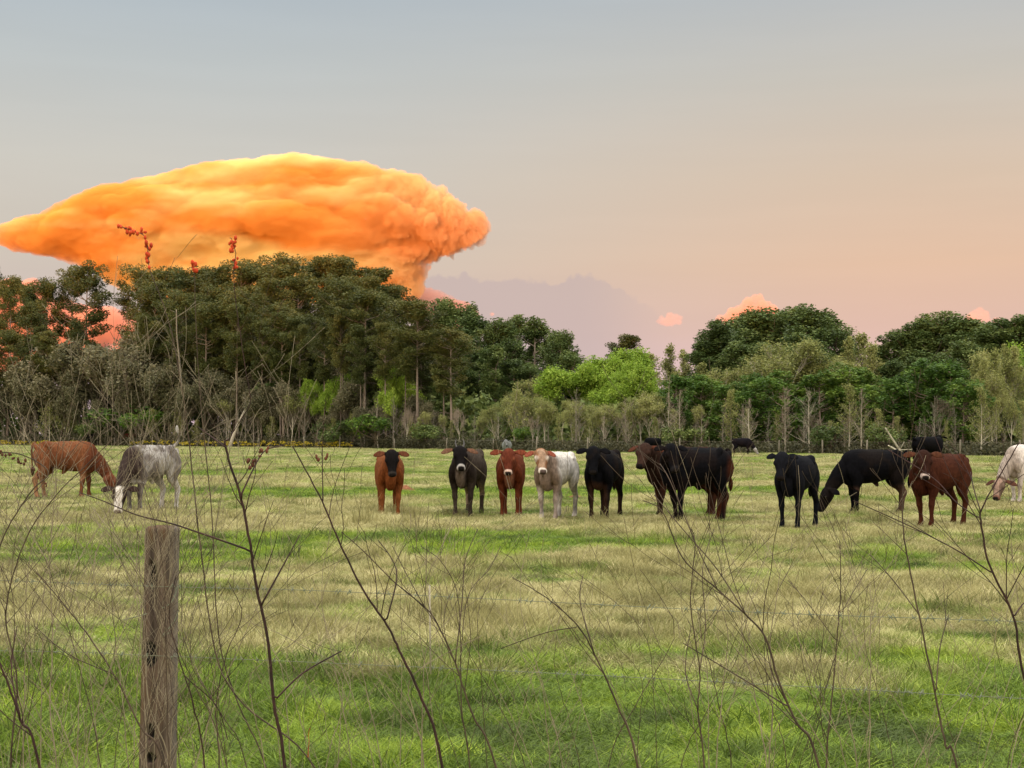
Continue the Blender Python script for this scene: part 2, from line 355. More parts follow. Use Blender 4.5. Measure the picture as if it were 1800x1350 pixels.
def build_calf(name, seed, head='up', neck_yaw=0., head_yaw=0., head_pitch=-58, colour=None, tail='down', horns=False, stance=(0,0,0,0), girth=1.0, leg=1.0, ear_droop=.03, ear_len=1., graze_y=0., voxel=.0125, prep=None):
    """One animal, facing +X with its feet on z = 0. head_yaw and neck_yaw in degrees, positive to its left."""
    r = random.Random(seed); mb = MB(); gg = girth
    BL = .87
    def T(P, R_, side=None, n=18, k=5):
        if side is None: side = (0,1,0); P = [(p[0]*BL, p[1], p[2]) for p in P]
        PP = catmull(P, k); RR_ = catmull([(q, q) if np.isscalar(q) else q for q in R_], k); mb.tube(PP, [tuple(x) for x in RR_], n, 0, side)
    # trunk
    T([(-.80,0,1.04),(-.74,0,1.02),(-.62,0,1.0),(-.40,0,.98),(-.12,0,.945),(.14,0,.925),(.34,0,.93),(.52,0,.94),(.66,0,.93),(.73,0,.92)],
      [(.07,.08),(.165*gg,.19),(.215*gg,.245),(.235*gg,.265),(.275*gg,.315),(.285*gg,.33),(.25*gg,.335),(.205*gg,.30),(.14*gg,.22),(.06,.1)], k=5, n=24)
    # hip bones, withers, brisket
    for s in (-1, 1):
        T([(-.56,s*.06,1.2),(-.46,s*.15,1.19),(-.36,s*.19,1.10)], [(.05,.05),(.062,.062),(.05,.05)])
        T([(-.80,s*.05,1.16),(-.74,s*.09,1.13),(-.64,s*.13,1.05)], [.04,.055,.06])
    T([(.62,0,.92),(.64,0,.74),(.55,0,.62),(.38,0,.60)], [(.11,.12),(.10,.11),(.085,.08),(.06,.05)])
    # legs
    for q, s in ((0, 1), (1, -1)):
        dx = stance[q]
        T([(.46,s*.10,1.02),(.50,s*.155,.86),(.44,s*.165,.68),(.46+dx*.3,s*.155,.54)], [(.08,.15),(.095,.17),(.085,.12),(.062,.075)])
        T([(.45+dx*.2,s*.155,.60),(.46+dx*.5,s*.152,.47),(.465+dx*.72,s*.15,.385),(.46+dx*.8,s*.148,.345),(.455+dx*.9,s*.146,.22),(.45+dx,s*.145,.115),(.475+dx,s*.145,.06),(.50+dx,s*.145,.0)],
          [(.07,.08),(.052,.06),(.054,.059),(.045,.049),(.034,.038),(.042,.046),(.045,.052),(.053,.062)], k=4, n=14)
    for q, s in ((2, 1), (3, -1)):
        dx = stance[q]
        T([(-.60,s*.08,1.10),(-.58,s*.14,.95),(-.52+dx*.2,s*.165,.78),(-.52+dx*.4,s*.16,.64),(-.60+dx*.6,s*.15,.53)], [(.09,.13),(.105,.205),(.095,.19),(.078,.125),(.05,.07)])
        T([(-.56+dx*.5,s*.155,.60),(-.655+dx*.7,s*.15,.48),(-.695+dx*.8,s*.148,.42),(-.675+dx*.85,s*.146,.34),(-.655+dx*.95,s*.145,.20),(-.645+dx,s*.145,.115),(-.62+dx,s*.145,.06),(-.59+dx,s*.145,.0)],
          [(.06,.085),(.05,.066),(.052,.062),(.043,.052),(.038,.043),(.046,.049),(.048,.055),(.055,.064)], k=4, n=14)
    # sheath / navel fold
    T([(-.02,0,.66),(-.08,0,.585),(-.12,0,.54)], [(.05,.06),(.035,.045),(.02,.02)])
    # neck and head frame
    ny = R(neck_yaw)
    if head == 'up':
        P = Vector((.42+.40*math.cos(ny), .42*math.sin(ny), 1.235))
        mid = (.62+.13*math.cos(ny), .12*math.sin(ny), 1.10)
        T([(.36,0,.98),(.52,0,1.0),mid,((P.x-.05*math.cos(ny))/BL,P.y-.05*math.sin(ny),1.165)], [(.17,.25),(.155,.25),(.115,.185),(.09,.125)])
        T([(.62,0,.80),(mid[0]+.03,mid[1],.93),(P.x/BL,P.y,1.07)], [(.05,.12),(.035,.10),(.04,.07)])
    elif head == 'mid':
        P = Vector((.47+.46*math.cos(ny), .48*math.sin(ny), 1.02))
        T([(.36,0,.97),(.54,0,.98),(.60+.17*math.cos(ny),.17*math.sin(ny),1.0),((P.x-.05)/BL,P.y,.98)], [(.17,.25),(.155,.235),(.115,.17),(.085,.115)])
    else:
        P = Vector((.53+.38*math.cos(ny), .40*math.sin(ny)+graze_y, .47))
        T([(.34,0,.98),(.52,0,.93),(.70+.06*math.cos(ny),.10*math.sin(ny),.78),(.66+.27*math.cos(ny),.28*math.sin(ny)+graze_y*.7,.60),((P.x-.02)/BL,P.y,P.z+.02)], [(.165,.25),(.15,.235),(.12,.18),(.095,.14),(.085,.115)])
    hy = R(head_yaw); hp = R(head_pitch)
    fx_ = Vector((math.cos(hp)*math.cos(hy), math.cos(hp)*math.sin(hy), math.sin(hp)))
    sy_ = Vector((-math.sin(hy), math.cos(hy), 0)); uz_ = fx_.cross(sy_)
    H = Matrix((fx_, sy_, uz_)).transposed()
    def h(x_, y_, z_): return tuple(P + H @ Vector((x_, y_, z_)))
    hs = tuple(sy_)
    T([h(-.08,0,-.03),h(-.03,0,-.015),h(.04,0,-.005),h(.12,0,-.01),h(.19,0,-.018),h(.27,0,-.024),h(.345,0,-.028),h(.40,0,-.03),h(.435,0,-.034),h(.455,0,-.04)],
      [(.07,.06),(.105,.098),(.122,.116),(.126,.116),(.110,.106),(.086,.09),(.076,.079),(.080,.076),(.072,.062),(.036,.03)], side=hs, n=22, k=4)
    T([h(.0,0,-.10),h(.10,0,-.105),h(.22,0,-.098),h(.34,0,-.088),h(.41,0,-.082)], [(.045,.04),(.06,.045),(.047,.036),(.04,.03),(.03,.018)], side=hs)   # jaw
    for s in (-1, 1):
        T([h(.11,s*.09,.045),h(.15,s*.103,.04),h(.19,s*.09,.03)], [.03,.034,.025], side=hs, n=10)                                       # brow
        d0 = ear_droop
        T([h(-.005,s*.07,.02),h(-.01,s*.12,.018),h(-.012,s*.175*ear_len,.012-d0*.5),h(-.010,s*.235*ear_len,.002-d0),h(.0,s*.30*ear_len,-.012-d0*1.5),h(.008,s*.34*ear_len,-.022-d0*2)],
          [(.026,.024),(.030,.019),(.056,.014),(.070,.0125),(.052,.012),(.016,.011)], side=tuple(fx_), n=14)
    # tail
    if tail == 'down':
        T([(-.76,0,1.215),(-.83,0,1.19),(-.865,0,1.08),(-.865,.01,.85),(-.85,.02,.70)], [.034,.034,.028,.021,.02], n=10)
        T([(-.85,.02,.72),(-.852,.02,.66),(-.85,.02,.58),(-.845,.02,.50)], [.022,.038,.036,.012], n=10)
    else:
        T([(-.76,0,1.215),(-.83,0,1.24),(-.80,.10,1.33),(-.70,.16,1.42),(-.64,.19,1.50)], [.034,.033,.025,.02,.018], n=10)
        T([(-.66,.18,1.47),(-.62,.19,1.55),(-.60,.20,1.62)], [.018,.032,.012], n=10)
    src = bpy.data.objects.new('tmp', mesh('tmp', np.vstack(mb.V), mb.F)); COL.objects.link(src)
    rm = src.modifiers.new('r', 'REMESH'); rm.mode = 'VOXEL'; rm.voxel_size = voxel
    sm = src.modifiers.new('s', 'SMOOTH'); sm.factor = .5; sm.iterations = 3
    bpy.context.view_layer.update()
    dg = bpy.context.evaluated_depsgraph_get()
    me = bpy.data.meshes.new_from_object(src.evaluated_get(dg), depsgraph=dg)
    bpy.data.objects.remove(src)
    me.name = name; me.shade_smooth(); me.materials.clear(); me.materials.append(HIDE)
    n = len(me.vertices); co = np.empty(n*3, np.float32); me.vertices.foreach_get('co', co); co = co.reshape(-1, 3).astype(float)
    Hn = np.array(H); hl = (co - np.array(P)) @ Hn
    vcol(me, colour(co/np.array([[BL,1,1]]), hl, seed))
    if leg != 1.0: pass
    root = empty(name)
    body = obj('body', me, root)
    for s in (-1, 1):
        e = MB(); c = h(.150, s*.112, .022); u, v_ = 10, 7
        V = [];
        for a in range(v_+1):
            for bq in range(u):
                th = math.pi*a/v_; ph = 2*math.pi*bq/u
                V.append((c[0]+.021*math.sin(th)*math.cos(ph), c[1]+.021*math.sin(th)*math.sin(ph), c[2]+.021*math.cos(th)))
        e.add(V, [(a*u+bq, a*u+(bq+1)%u, (a+1)*u+(bq+1)%u, (a+1)*u+bq) for a in range(v_) for bq in range(u)])
        e.build('eye', EYE, root)
        if horns:
            k = MB(); k.tube(catmull([h(-.03,s*.055,.05),h(-.085,s*.075,.07),h(-.14,s*.075,.085),h(-.19,s*.065,.09)], 4), np.linspace(.021, .005, 13), 9)
            k.build('horn', HORN, root)
    return root

def sm(x_, a, b_): tt = np.clip((x_-a)/(b_-a), 0, 1); return tt*tt*(3-2*tt)
def lerp(A, B, f): return A*(1-f[:,None]) + np.asarray(B)[None]*f[:,None]
def n3(co, s, seed):
    return np.array([noise.noise((p[0]*s+seed*3.1, p[1]*s, p[2]*s)) for p in co])
def coat(base, legs=None, leg_top=.5, headc=None, muzzle=None, nose=(.02,.016,.015), ears=None, mott=None, mott_s=3.0, mott_a=.3, chest=None, tailc=None, blaze=None, spots=None, neck=None, belly=None, rump=None, eyer=None, hoof=(.035,.028,.022)):
    def f(co, hl, seed):
        n = len(co); col = np.tile(np.array(base), (n, 1)); nn = n3(co, mott_s, seed); n9 = n3(co, 9, seed+5)
        if mott is not None: col = lerp(col, mott, sm(nn + .3*n9, -.15, .35)*mott_a)
        if spots is not None: col = lerp(col, spots[0], sm(nn*1.0+.25*n9 + spots[2]*(co[:,2]-.9), spots[1], spots[1]+.08))
        if rump is not None: col = lerp(col, rump, sm(-co[:,0]+.12*nn, .50, .72)*sm(-co[:,2], -1.15, -.95))
        if neck is not None: col = lerp(col, neck, sm(co[:,0]+.12*nn, .40, .62))
        if chest is not None: col = lerp(col, chest, sm(co[:,0]+.1*nn, .52, .62)*sm(-co[:,2], -1.0, -.75)*sm(-np.abs(co[:,1]), -.12, -.05))
        if belly is not None: col = lerp(col, belly, sm(-co[:,2]+.1*nn, -.74, -.60)*sm(-np.abs(co[:,1]), -.2, -.1))
        if legs is not None: col = lerp(col, legs, sm(-co[:,2]+.12*nn, -leg_top-.08, -leg_top+.08)*(hl[:,0] < -.25))
        inh = sm(hl[:,0], -.10, -.05)*(hl[:,0] < .52)*sm(hl[:,2], -.19, -.15)*(hl[:,2] < .16)
        isear = inh*sm(np.abs(hl[:,1]), .12, .145)*(np.abs(hl[:,1]) < .40)*(hl[:,0] < .085)*sm(hl[:,2], -.135, -.115)
        ishead = np.maximum(inh*(np.abs(hl[:,1]) < .14), isear)
        if headc is not None: col = lerp(col, headc, ishead*(1-isear*.0))
        if blaze is not None: col = lerp(col, blaze, ishead*(1-isear)*sm(.035*n9-np.abs(hl[:,1]), -.075, -.055)*sm(hl[:,0], -.04, .0))
        if ears is not None: col = lerp(col, ears, isear)
        if muzzle is not None: col = lerp(col, muzzle, ishead*sm(hl[:,0]+.03*n9, .36, .385))
        if eyer is not None: 
            dd = np.sqrt((hl[:,0]-.15)**2+(hl[:,2]-.02)**2); col = lerp(col, eyer, ishead*(1-isear)*sm(-dd, -.075, -.045)*(np.abs(hl[:,1]) > .05))
        col = lerp(col, nose, ishead*sm(hl[:,0], .405, .425)*sm(-np.abs(hl[:,1]), -.066, -.048)*sm(hl[:,2], -.085, -.07))
        if tailc is not None: col = lerp(col, tailc, sm(-co[:,0], .80, .82)*sm(-co[:,2], -.74, -.66) + sm(co[:,2], 1.46, 1.5)*(co[:,0] < 0))
        col = lerp(col, hoof, sm(-co[:,2], -.055, -.04)*(hl[:,0] < .2))
        return np.clip(col*ALB, 0, 1)
    return f
ALB = .5
WH = 1.5
BLK = (.0055,.0055,.0075); HERD = 'young cattle standing and grazing in the pasture'
def place(root, px, feet_y, yaw, label, scale=1.0, d=None, rel=999, cat='calf', group=HERD):
    """yaw: heading in degrees, 0 = towards the right of the picture, 90 = away, -90 = towards the camera"""
    dd = d or CAM_H*F/(feet_y-HOR); p = at(px, feet_y, dd)
    root.location = (p.x, dd, -.005); root.rotation_euler = (0, 0, R(yaw) if d or abs(rel) > 900 else math.atan2(-dd, -p.x) + R(rel)); root.scale = (scale,)*3
    tag(root, label, cat, group); return root
# head_yaw is relative to the body
c = build_calf('calf', 1, 'graze', 0, 8, -58, coat((.26,.10,.045), legs=(.40,.21,.11), leg_top=.55, mott=(.17,.06,.028), mott_a=.7, neck=(.15,.05,.024), headc=(.20,.07,.035), tailc=(.10,.04,.02)), stance=(.06,-.06,.05,-.06), ear_droop=.05)
place(c, 117, 876, 4, 'red brown calf grazing side-on at the far left, head down to the right', 1.16)
c = build_calf('calf', 2, 'graze', 14, 30, -62, coat((.24,.21,.19), legs=tuple(WH*q for q in (.48,.46,.43)), leg_top=.62, mott=tuple(WH*q for q in (.50,.48,.45)), mott_s=5, mott_a=.55, neck=(.065,.045,.04), headc=(.05,.035,.03), muzzle=tuple(WH*q for q in (.62,.58,.50)), blaze=tuple(WH*q for q in (.66,.62,.56)), ears=(.05,.03,.026), tailc=(.75,.73,.7), nose=(.2,.15,.13)), tail='flick', stance=(.04,-.04,-.03,.05), girth=1.1, ear_droop=.0)
place(c, 262, 902, 0, 'mottled grey and white calf grazing with white face and raised white tail tip', 1.12, rel=-40)
c = build_calf('calf', 3, 'up', 0, 2, -62, coat((.27,.095,.034), legs=(.30,.125,.055), leg_top=.5, mott=(.20,.055,.016), headc=(.012,.01,.010), ears=(.16,.055,.028), muzzle=(.05,.042,.038), neck=(.23,.07,.022)), stance=(.03,-.02,-.05,.06), ear_droop=.012)
place(c, 684, 910, 0, 'orange brown calf with black face, standing head-on, first of the standing row', 1.01, rel=3)
c = build_calf('calf', 4, 'up', 6, 18, -46, coat((.080,.062,.048), legs=(.36,.27,.20), leg_top=.62, mott=(.09,.07,.055), headc=(.010,.008,.008), neck=(.03,.022,.018), ears=(.20,.10,.06), muzzle=(.5,.47,.44), chest=(.17,.13,.10), tailc=(.008,.007,.007)), horns=True, stance=(.02,-.03,.04,-.10), ear_droop=.02)
place(c, 822, 908, 0, 'dark grey brown calf with black head, short upright horns and pale muzzle', 1.06, rel=-13)
c = build_calf('calf', 5, 'up', 0, 0, -60, coat((.18,.05,.024), legs=(.14,.035,.015), leg_top=.5, mott=(.14,.032,.012), headc=(.165,.042,.022), ears=(.23,.06,.03), muzzle=tuple(WH*q for q in (.60,.44,.36)), chest=(.30,.13,.075), neck=(.17,.042,.017), eyer=(.26,.08,.04)), stance=(.02,-.01,-.04,.03), ear_droop=-.005, ear_len=1.06)
place(c, 898, 907, 0, 'dark red calf with pale pinkish muzzle and wide spread ears, facing the camera', 1.02, rel=-3)
c = build_calf('calf', 6, 'up', 2, 30, -48, coat(tuple(1.85*q for q in (.52,.49,.45)), legs=tuple(WH*q for q in (.62,.58,.52)), leg_top=.62, mott=(.40,.38,.36), mott_s=4, mott_a=.6, headc=(.34,.17,.09), neck=(.30,.22,.17), ears=(.36,.10,.06), muzzle=tuple(WH*q for q in (.75,.68,.60)), blaze=(.50,.33,.22), eyer=(.7,.6,.5), nose=(.14,.10,.09), rump=(.36,.34,.32)), stance=(.03,-.03,-.03,.05), ear_droop=.03, ear_len=.85)
place(c, 978, 913, 0, 'white and grey calf with tan face turned to the right', 1.03, rel=-21)
c = build_calf('calf', 7, 'up', 0, 12, -56, coat(BLK, mott=(.022,.014,.010), mott_a=.6, belly=(.06,.03,.02)), stance=(.03,-.03,-.10,.06), ear_droop=.01, girth=1.08, ear_len=.9)
place(c, 1062, 913, 0, 'black calf facing the camera right of the white calf', 1.06, rel=-13)
c = build_calf('calf', 8, 'up', 24, 46, -46, coat((.060,.022,.012), legs=(.11,.042,.022), leg_top=.55, mott=(.035,.014,.009), headc=(.055,.028,.020), ears=(.13,.045,.025), neck=(.035,.018,.012)), stance=(.10,-.04,.02,-.08), ear_droop=.035)
place(c, 1198, 909, -160, 'dark brown calf half hidden behind the black calf, ear and muzzle to the left', 1.10)
c = build_calf('calf', 9, 'up', 44, 72, -54, coat(BLK, rump=(.075,.022,.010), legs=(.035,.016,.011), leg_top=.45, mott=(.02,.011,.008), mott_a=.4, muzzle=(.02,.018,.02)), stance=(.02,-.12,.10,-.06), girth=1.14, ear_droop=.0, ear_len=.85)
place(c, 1222, 917, -150, 'black calf side-on with reddish brown rump, head turned to the camera', 1.10)
c = build_calf('calf', 10, 'up', 0, 10, -54, coat((.008,.009,.013), mott=(.014,.014,.018)), stance=(.04,-.02,-.09,.05), girth=1.06, ear_droop=.0, ear_len=.8)
place(c, 1401, 926, 0, 'solid blue black calf standing alone, facing the camera', 1.0, rel=-17)
c = build_calf('calf', 11, 'graze', 0, -6, -62, coat(BLK, legs=(.10,.055,.04), leg_top=.52, mott=(.016,.011,.009), mott_a=.6), stance=(.0,-.05,.05,-.08), girth=1.16, ear_droop=.06)
place(c, 1535, 903, -170, 'black calf grazing side-on with its head down to the left', 1.05)
c = build_calf('calf', 12, 'up', 34, 44, -58, coat((.085,.027,.014), legs=(.085,.028,.015), leg_top=.5, mott=(.045,.013,.008), headc=(.045,.018,.012), ears=(.12,.045,.024), muzzle=tuple(WH*q for q in (.50,.40,.35)), neck=(.065,.02,.011), tailc=(.25,.16,.11)), stance=(.04,-.08,.10,-.05), girth=1.08, ear_droop=-.005)
place(c, 1652, 925, 0, 'dark reddish brown calf with white ringed muzzle, body turned to the right', 1.02, rel=-36)
c = build_calf('calf', 13, 'graze', 12, 30, -52, coat(tuple(WH*q for q in (.66,.60,.55)), legs=tuple(WH*q for q in (.70,.62,.54)), leg_top=.5, mott=(.45,.38,.33), mott_a=.4, headc=(.20,.135,.10), neck=(.50,.42,.36), ears=(.14,.06,.04), muzzle=(.25,.13,.09), blaze=(.45,.3,.23)), stance=(.05,-.06,.05,-.06), ear_droop=.05)
place(c, 1813, 884, -158, 'white calf grazing with its brown head down, cut off by the right edge', 1.10)
FAR = 'distant cattle near the trees'
c = build_calf('cow', 14, 'graze', 0, 0, -55, coat(BLK, mott=(.015,.012,.011)), girth=1.2, voxel=.02)
black_far = c
place(c, 1147, 790, -150, 'small distant black cow grazing behind the overlapping pair of dark calves', 1.12, d=122, cat='cow', group=FAR)
c = build_calf('cow', 15, 'graze', 0, 20, -55, coat((.012,.010,.014), headc=(.5,.48,.46), mott=(.03,.02,.02)), girth=1.25, voxel=.02)
place(c, 1305, 795, -18, 'small distant black cow with white face grazing near the tree line', 1.1, d=118, cat='cow', group=FAR)
c = build_calf('cow', 16, 'up', 40, 60, -40, coat(BLK, mott=(.015,.012,.011)), girth=1.15, voxel=.016)
place(c, 1632, 812, 20, 'black cow in the middle distance behind the dark red brown calf', 1.22, d=74, cat='cow', group=FAR)
c = build_calf('cow', 17, 'graze', 0, 0, -55, coat((.15,.045,.028), mott=(.10,.03,.02)), girth=1.25, voxel=.02)
place(c, 228, 783, 172, 'small distant red brown cow at the tree line between the two left grazing calves', 1.5, d=222, cat='cow', group=FAR)
c = build_calf('cow', 18, 'graze', 0, 0, -55, coat((.03,.028,.032), mott=(.04,.035,.035)), girth=1.2, voxel=.02)
place(c, 163, 783, 200, 'small distant dark grey cow in the shade of the trees at left', 1.4, d=224, cat='cow', group=FAR)
c = build_calf('cow', 19, 'up', 0, 20, -50, coat((.30,.32,.31), headc=(.25,.26,.26), mott=(.2,.2,.2), ears=(.03,.03,.03)), girth=1.2, voxel=.02)
place(c, 891, 799, -95, 'distant pale grey cow showing above the head of the dark red calf', 1.0, d=100, cat='cow', group=FAR)

# fire-ant mounds, bare reddish soil
mm, t, b = new_mat('mound_soil', .95, .1); geo = N('ShaderNodeNewGeometry', t)
rp = ramp(t, [(.3, (.13,.055,.028,1)), (.7, (.26,.12,.06,1))]); L(noise_n(t, 14, 6, geo.outputs['Position']), rp.inputs[0], t); L(rp.outputs[0], b.inputs['Base Color'], t); bump(t, noise_n(t, 20, 6, geo.outputs['Position']), b, .05, 1)
for q, (px, py, wd, hh, lab) in enumerate(((712, 862, .42, .16, 'reddish ant mound in the grass behind the black faced calf'), (1012, 876, .40, .10, 'low reddish ant mound between the white calf and the black calf'),
                                   (792, 950, .5, .07, 'flat dark trampled earth mound in front of the horned calf'))):
    dd = CAM_H*F/(py-HOR); p = at(px, py, dd); V = []; Fc = []; nn_, rn = 28, 8
    for a in range(rn+1):
        for k in range(nn_):
            th = 2*math.pi*k/nn_; rr_ = wd*a/rn*(1+.15*noise.noise((math.cos(th)*2, math.sin(th)*2, q)))
            V.append((math.cos(th)*rr_, math.sin(th)*rr_, hh*math.exp(-3.2*(a/rn)**2) - .03*(a/rn) + .02*noise.noise((math.cos(th)*rr_*9, math.sin(th)*rr_*9, q))))
    for a in range(rn):
        for k in range(nn_): Fc.append((a*nn_+k, (a+1)*nn_+k, (a+1)*nn_+(k+1)%nn_, a*nn_+(k+1)%nn_))
    o = obj('ant_mound', mesh('ant_mound', V, Fc, mm)); o.location = (p.x, dd, 0); tag(o, lab, 'ant mound', 'soil mounds in the pasture')

# ---------------------------------------------------------------- clouds
def cloud_mat(name, col, dens, g=-.45, hi=None, lo=None):
    """vapour with the sunset light tinted into its colour: scattering volume inside the cloud's billowing outline"""
    m = bpy.data.materials.new(name); m.use_nodes = True; t = m.node_tree; t.nodes.clear()
    o = t.nodes.new('ShaderNodeOutputMaterial'); v = t.nodes.new('ShaderNodeVolumePrincipled')
    geo = t.nodes.new('ShaderNodeNewGeometry')
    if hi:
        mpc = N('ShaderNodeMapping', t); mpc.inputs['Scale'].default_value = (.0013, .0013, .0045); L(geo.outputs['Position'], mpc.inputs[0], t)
        cv = mixc(t, maprange(t, noise_n(t, 1.0, 3, mpc.outputs[0]), .44, .60), col, hi)  # noise patches of hi put yellow sun highlights into the vapour colour
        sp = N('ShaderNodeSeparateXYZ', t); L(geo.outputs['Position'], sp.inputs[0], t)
        cv = mixc(t, maprange(t, sp.outputs[0], -900, -50, 0, .9), cv, lo); L(cv, v.inputs['Color'], t)  # pinker evening light painted in towards the right end
    v.inputs['Color'].default_value = col; v.inputs['Density'].default_value = dens; v.inputs['Anisotropy'].default_value = g
    L(v.outputs[0], o.inputs['Volume'], t); m.cycles.homogeneous_volume = hi is None
    return m
C.cycles.volume_bounces = 2
def inpoly(px, py, P):
    c = False; j = len(P)-1
    for i in range(len(P)):
        if (P[i][1] > py) != (P[j][1] > py) and px < (P[j][0]-P[i][0])*(py-P[i][1])/(P[j][1]-P[i][1])+P[i][0]: c = not c
        j = i
    return c
def pdist(px, py, P):
    b_ = 1e9
    for i in range(len(P)):
        x1, y1 = P[i]; x2, y2 = P[(i+1) % len(P)]; dx, dy = x2-x1, y2-y1
        t_ = max(0, min(1, ((px-x1)*dx+(py-y1)*dy)/(dx*dx+dy*dy+1e-9))); b_ = min(b_, math.hypot(px-x1-t_*dx, py-y1-t_*dy))
    return b_
import bmesh
def cloud(polys, D, mat, label, seed, voxel, nb, rmax=52, amp=1.0, group='sunset clouds'):
    r = random.Random(seed); s = D/F; V = []; Fc = []
    bm = bmesh.new(); bmesh.ops.create_icosphere(bm, subdivisions=2, radius=1); iv = np.array([v.co[:] for v in bm.verts]); fi = [tuple(v.index for v in f.verts) for f in bm.faces]; bm.free()
    for P, depth0, cnt, *st_x in polys:
        sx_ = st_x[0] if st_x else 1.15
        xs = [p[0] for p in P]; ys = [p[1] for p in P]; k = 0; tries = 0
        while k < cnt and tries < cnt*30:
            tries += 1
            px = r.uniform(min(xs), max(xs)); py = r.uniform(min(ys), max(ys))
            if not inpoly(px, py, P): continue
            dd = pdist(px, py, P)
            if sx_ > 1.5: dd = min(dd, pdist(px-dd*.9, py, P)+dd*.25, pdist(px+dd*.9, py, P)+dd*.25)
            if dd < 3: continue
            rad = min(dd*1.02, rmax*r.uniform(.5, 1)); k += 1
            c = at(px, py, D + (depth0 + r.uniform(-.5, .5)*min(dd, 60))*s)
            n0 = len(V)*len(iv); V.append(iv*np.array([rad*sx_, rad*1.3, rad])*s + np.array(c)); Fc += [tuple(q+n0 for q in f) for f in fi]
    src = bpy.data.objects.new('tmp', mesh('tmp', np.vstack(V), Fc)); COL.objects.link(src)
    rm = src.modifiers.new('r', 'REMESH'); rm.mode = 'VOXEL'; rm.voxel_size = voxel
    sm_ = src.modifiers.new('s', 'SMOOTH'); sm_.factor = .5; sm_.iterations = 7
    bpy.context.view_layer.update(); dg = bpy.context.evaluated_depsgraph_get()
    me = bpy.data.meshes.new_from_object(src.evaluated_get(dg), depsgraph=dg); bpy.data.objects.remove(src)
    n = len(me.vertices); co = np.empty(n*3, np.float32); me.vertices.foreach_get('co', co); co = co.reshape(-1, 3).astype(float)
    nr_ = np.empty(n*3, np.float32); me.vertices.foreach_get('normal', nr_); nr_ = nr_.reshape(-1, 3)
    dsp = np.zeros(n)
    for i_ in range(n):
        p = co[i_]/s; q = Vector(((p[0]+seed*100)/(2.1-1.1*min(1, max(0, (p[0]+250)/150)) if amp == 1.0 else 1), p[1], p[2]*1.0))
        ap = .55 + .9*min(1, max(0, ((p[0]+900)-600)/200)) + .45*min(1, max(0, (p[2]-165)/25)) if amp == 1.0 else 1.0
        dsp[i_] = ap*(9*noise.noise(q/60) + 9*abs(noise.noise(q/30)) + 5.5*abs(noise.noise(q/13)) + 3.2*abs(noise.noise(q/6.5)) - 3)*amp*1.0
    co = co + nr_*dsp[:,None]*s
    cen = co.mean(axis=0); me.vertices.foreach_set('co', (co-cen).astype(np.float32).ravel()); me.update()
    me.name = 'cloud'; me.shade_smooth(); me.materials.clear(); me.materials.append(mat)
    o = obj('cloud', me); o.location = cen; tag(o, label, 'cloud', group)
    return o
CM = cloud_mat('sunset_tinted_cloud', (.94,.44,.10,1), 0.028, -.2, (.985,.80,.38,1), (.94,.50,.26,1)); CP = cloud_mat('pink_cloud', (.86,.42,.30,1), .016, -.3); CW = cloud_mat('thin_pink_cloud', (.84,.44,.36,1), .007, -.3)
main = [(-80,412),(-6,400),(30,382),(75,370),(110,360),(150,343),(175,327),(215,318),(262,310),(300,303),(345,291),(400,281),(470,277),(520,274),(582,281),(640,287),(700,299),(738,316),(745,330),(775,330),(800,346),(822,372),(850,388),(855,415),(832,436),(800,442),(765,454),(755,490),(730,515),(690,530),(600,540),(500,530),(300,530),(200,500),(160,476),(90,448),(30,432)]
front = [(60,395),(170,350),(250,328),(330,322),(420,330),(480,322),(560,318),(640,326),(710,340),(750,380),(750,440),(700,500),(640,515),(300,510),(180,470)]
fold = [(740,345),(775,335),(800,350),(822,380),(790,430),(740,440),(720,400)]
lobe = [(765,385),(800,372),(835,378),(852,396),(850,420),(825,436),(790,442),(760,430)]
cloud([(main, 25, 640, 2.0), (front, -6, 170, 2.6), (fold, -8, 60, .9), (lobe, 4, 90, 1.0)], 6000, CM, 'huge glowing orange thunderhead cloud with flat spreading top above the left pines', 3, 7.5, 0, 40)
cloud([([(650,455),(700,448),(740,468),(745,505),(790,520),(845,540),(880,556),(800,580),(700,560),(640,520)], 0, 120)], 6600, CP, 'pink lower tail of cloud sloping down behind the right end of the tall pines', 5, 8, 0, 24, .8)
cloud([([(1258,575),(1262,545),(1295,538),(1310,520),(1340,516),(1350,526),(1372,535),(1374,556),(1385,575)], 0, 50)], 7000, CP, 'small salmon pink cloud peeping over the rounded wood right of centre', 7, 5, 0, 16, .6)
cloud([([(-60,500),(20,488),(60,492),(100,520),(150,540),(240,540),(250,640),(-60,660)], 0, 90)], 7200, CP, 'pink cloud seen through the gaps of the pines at the far left', 9, 10, 0, 40, .7)
cloud([([(1150,560),(1175,548),(1200,555),(1210,568),(1160,574)], 0, 22)], 7400, CW, 'tiny pink cloud wisp in front of the mauve haze bank', 11, 4, 0, 8, .5)
cloud([([(1690,560),(1722,540),(1745,540),(1765,554),(1755,570),(1700,570)], 0, 24)], 7400, CW, 'faint pink cloud puff low above the right hand wood', 13, 4, 0, 10, .5)

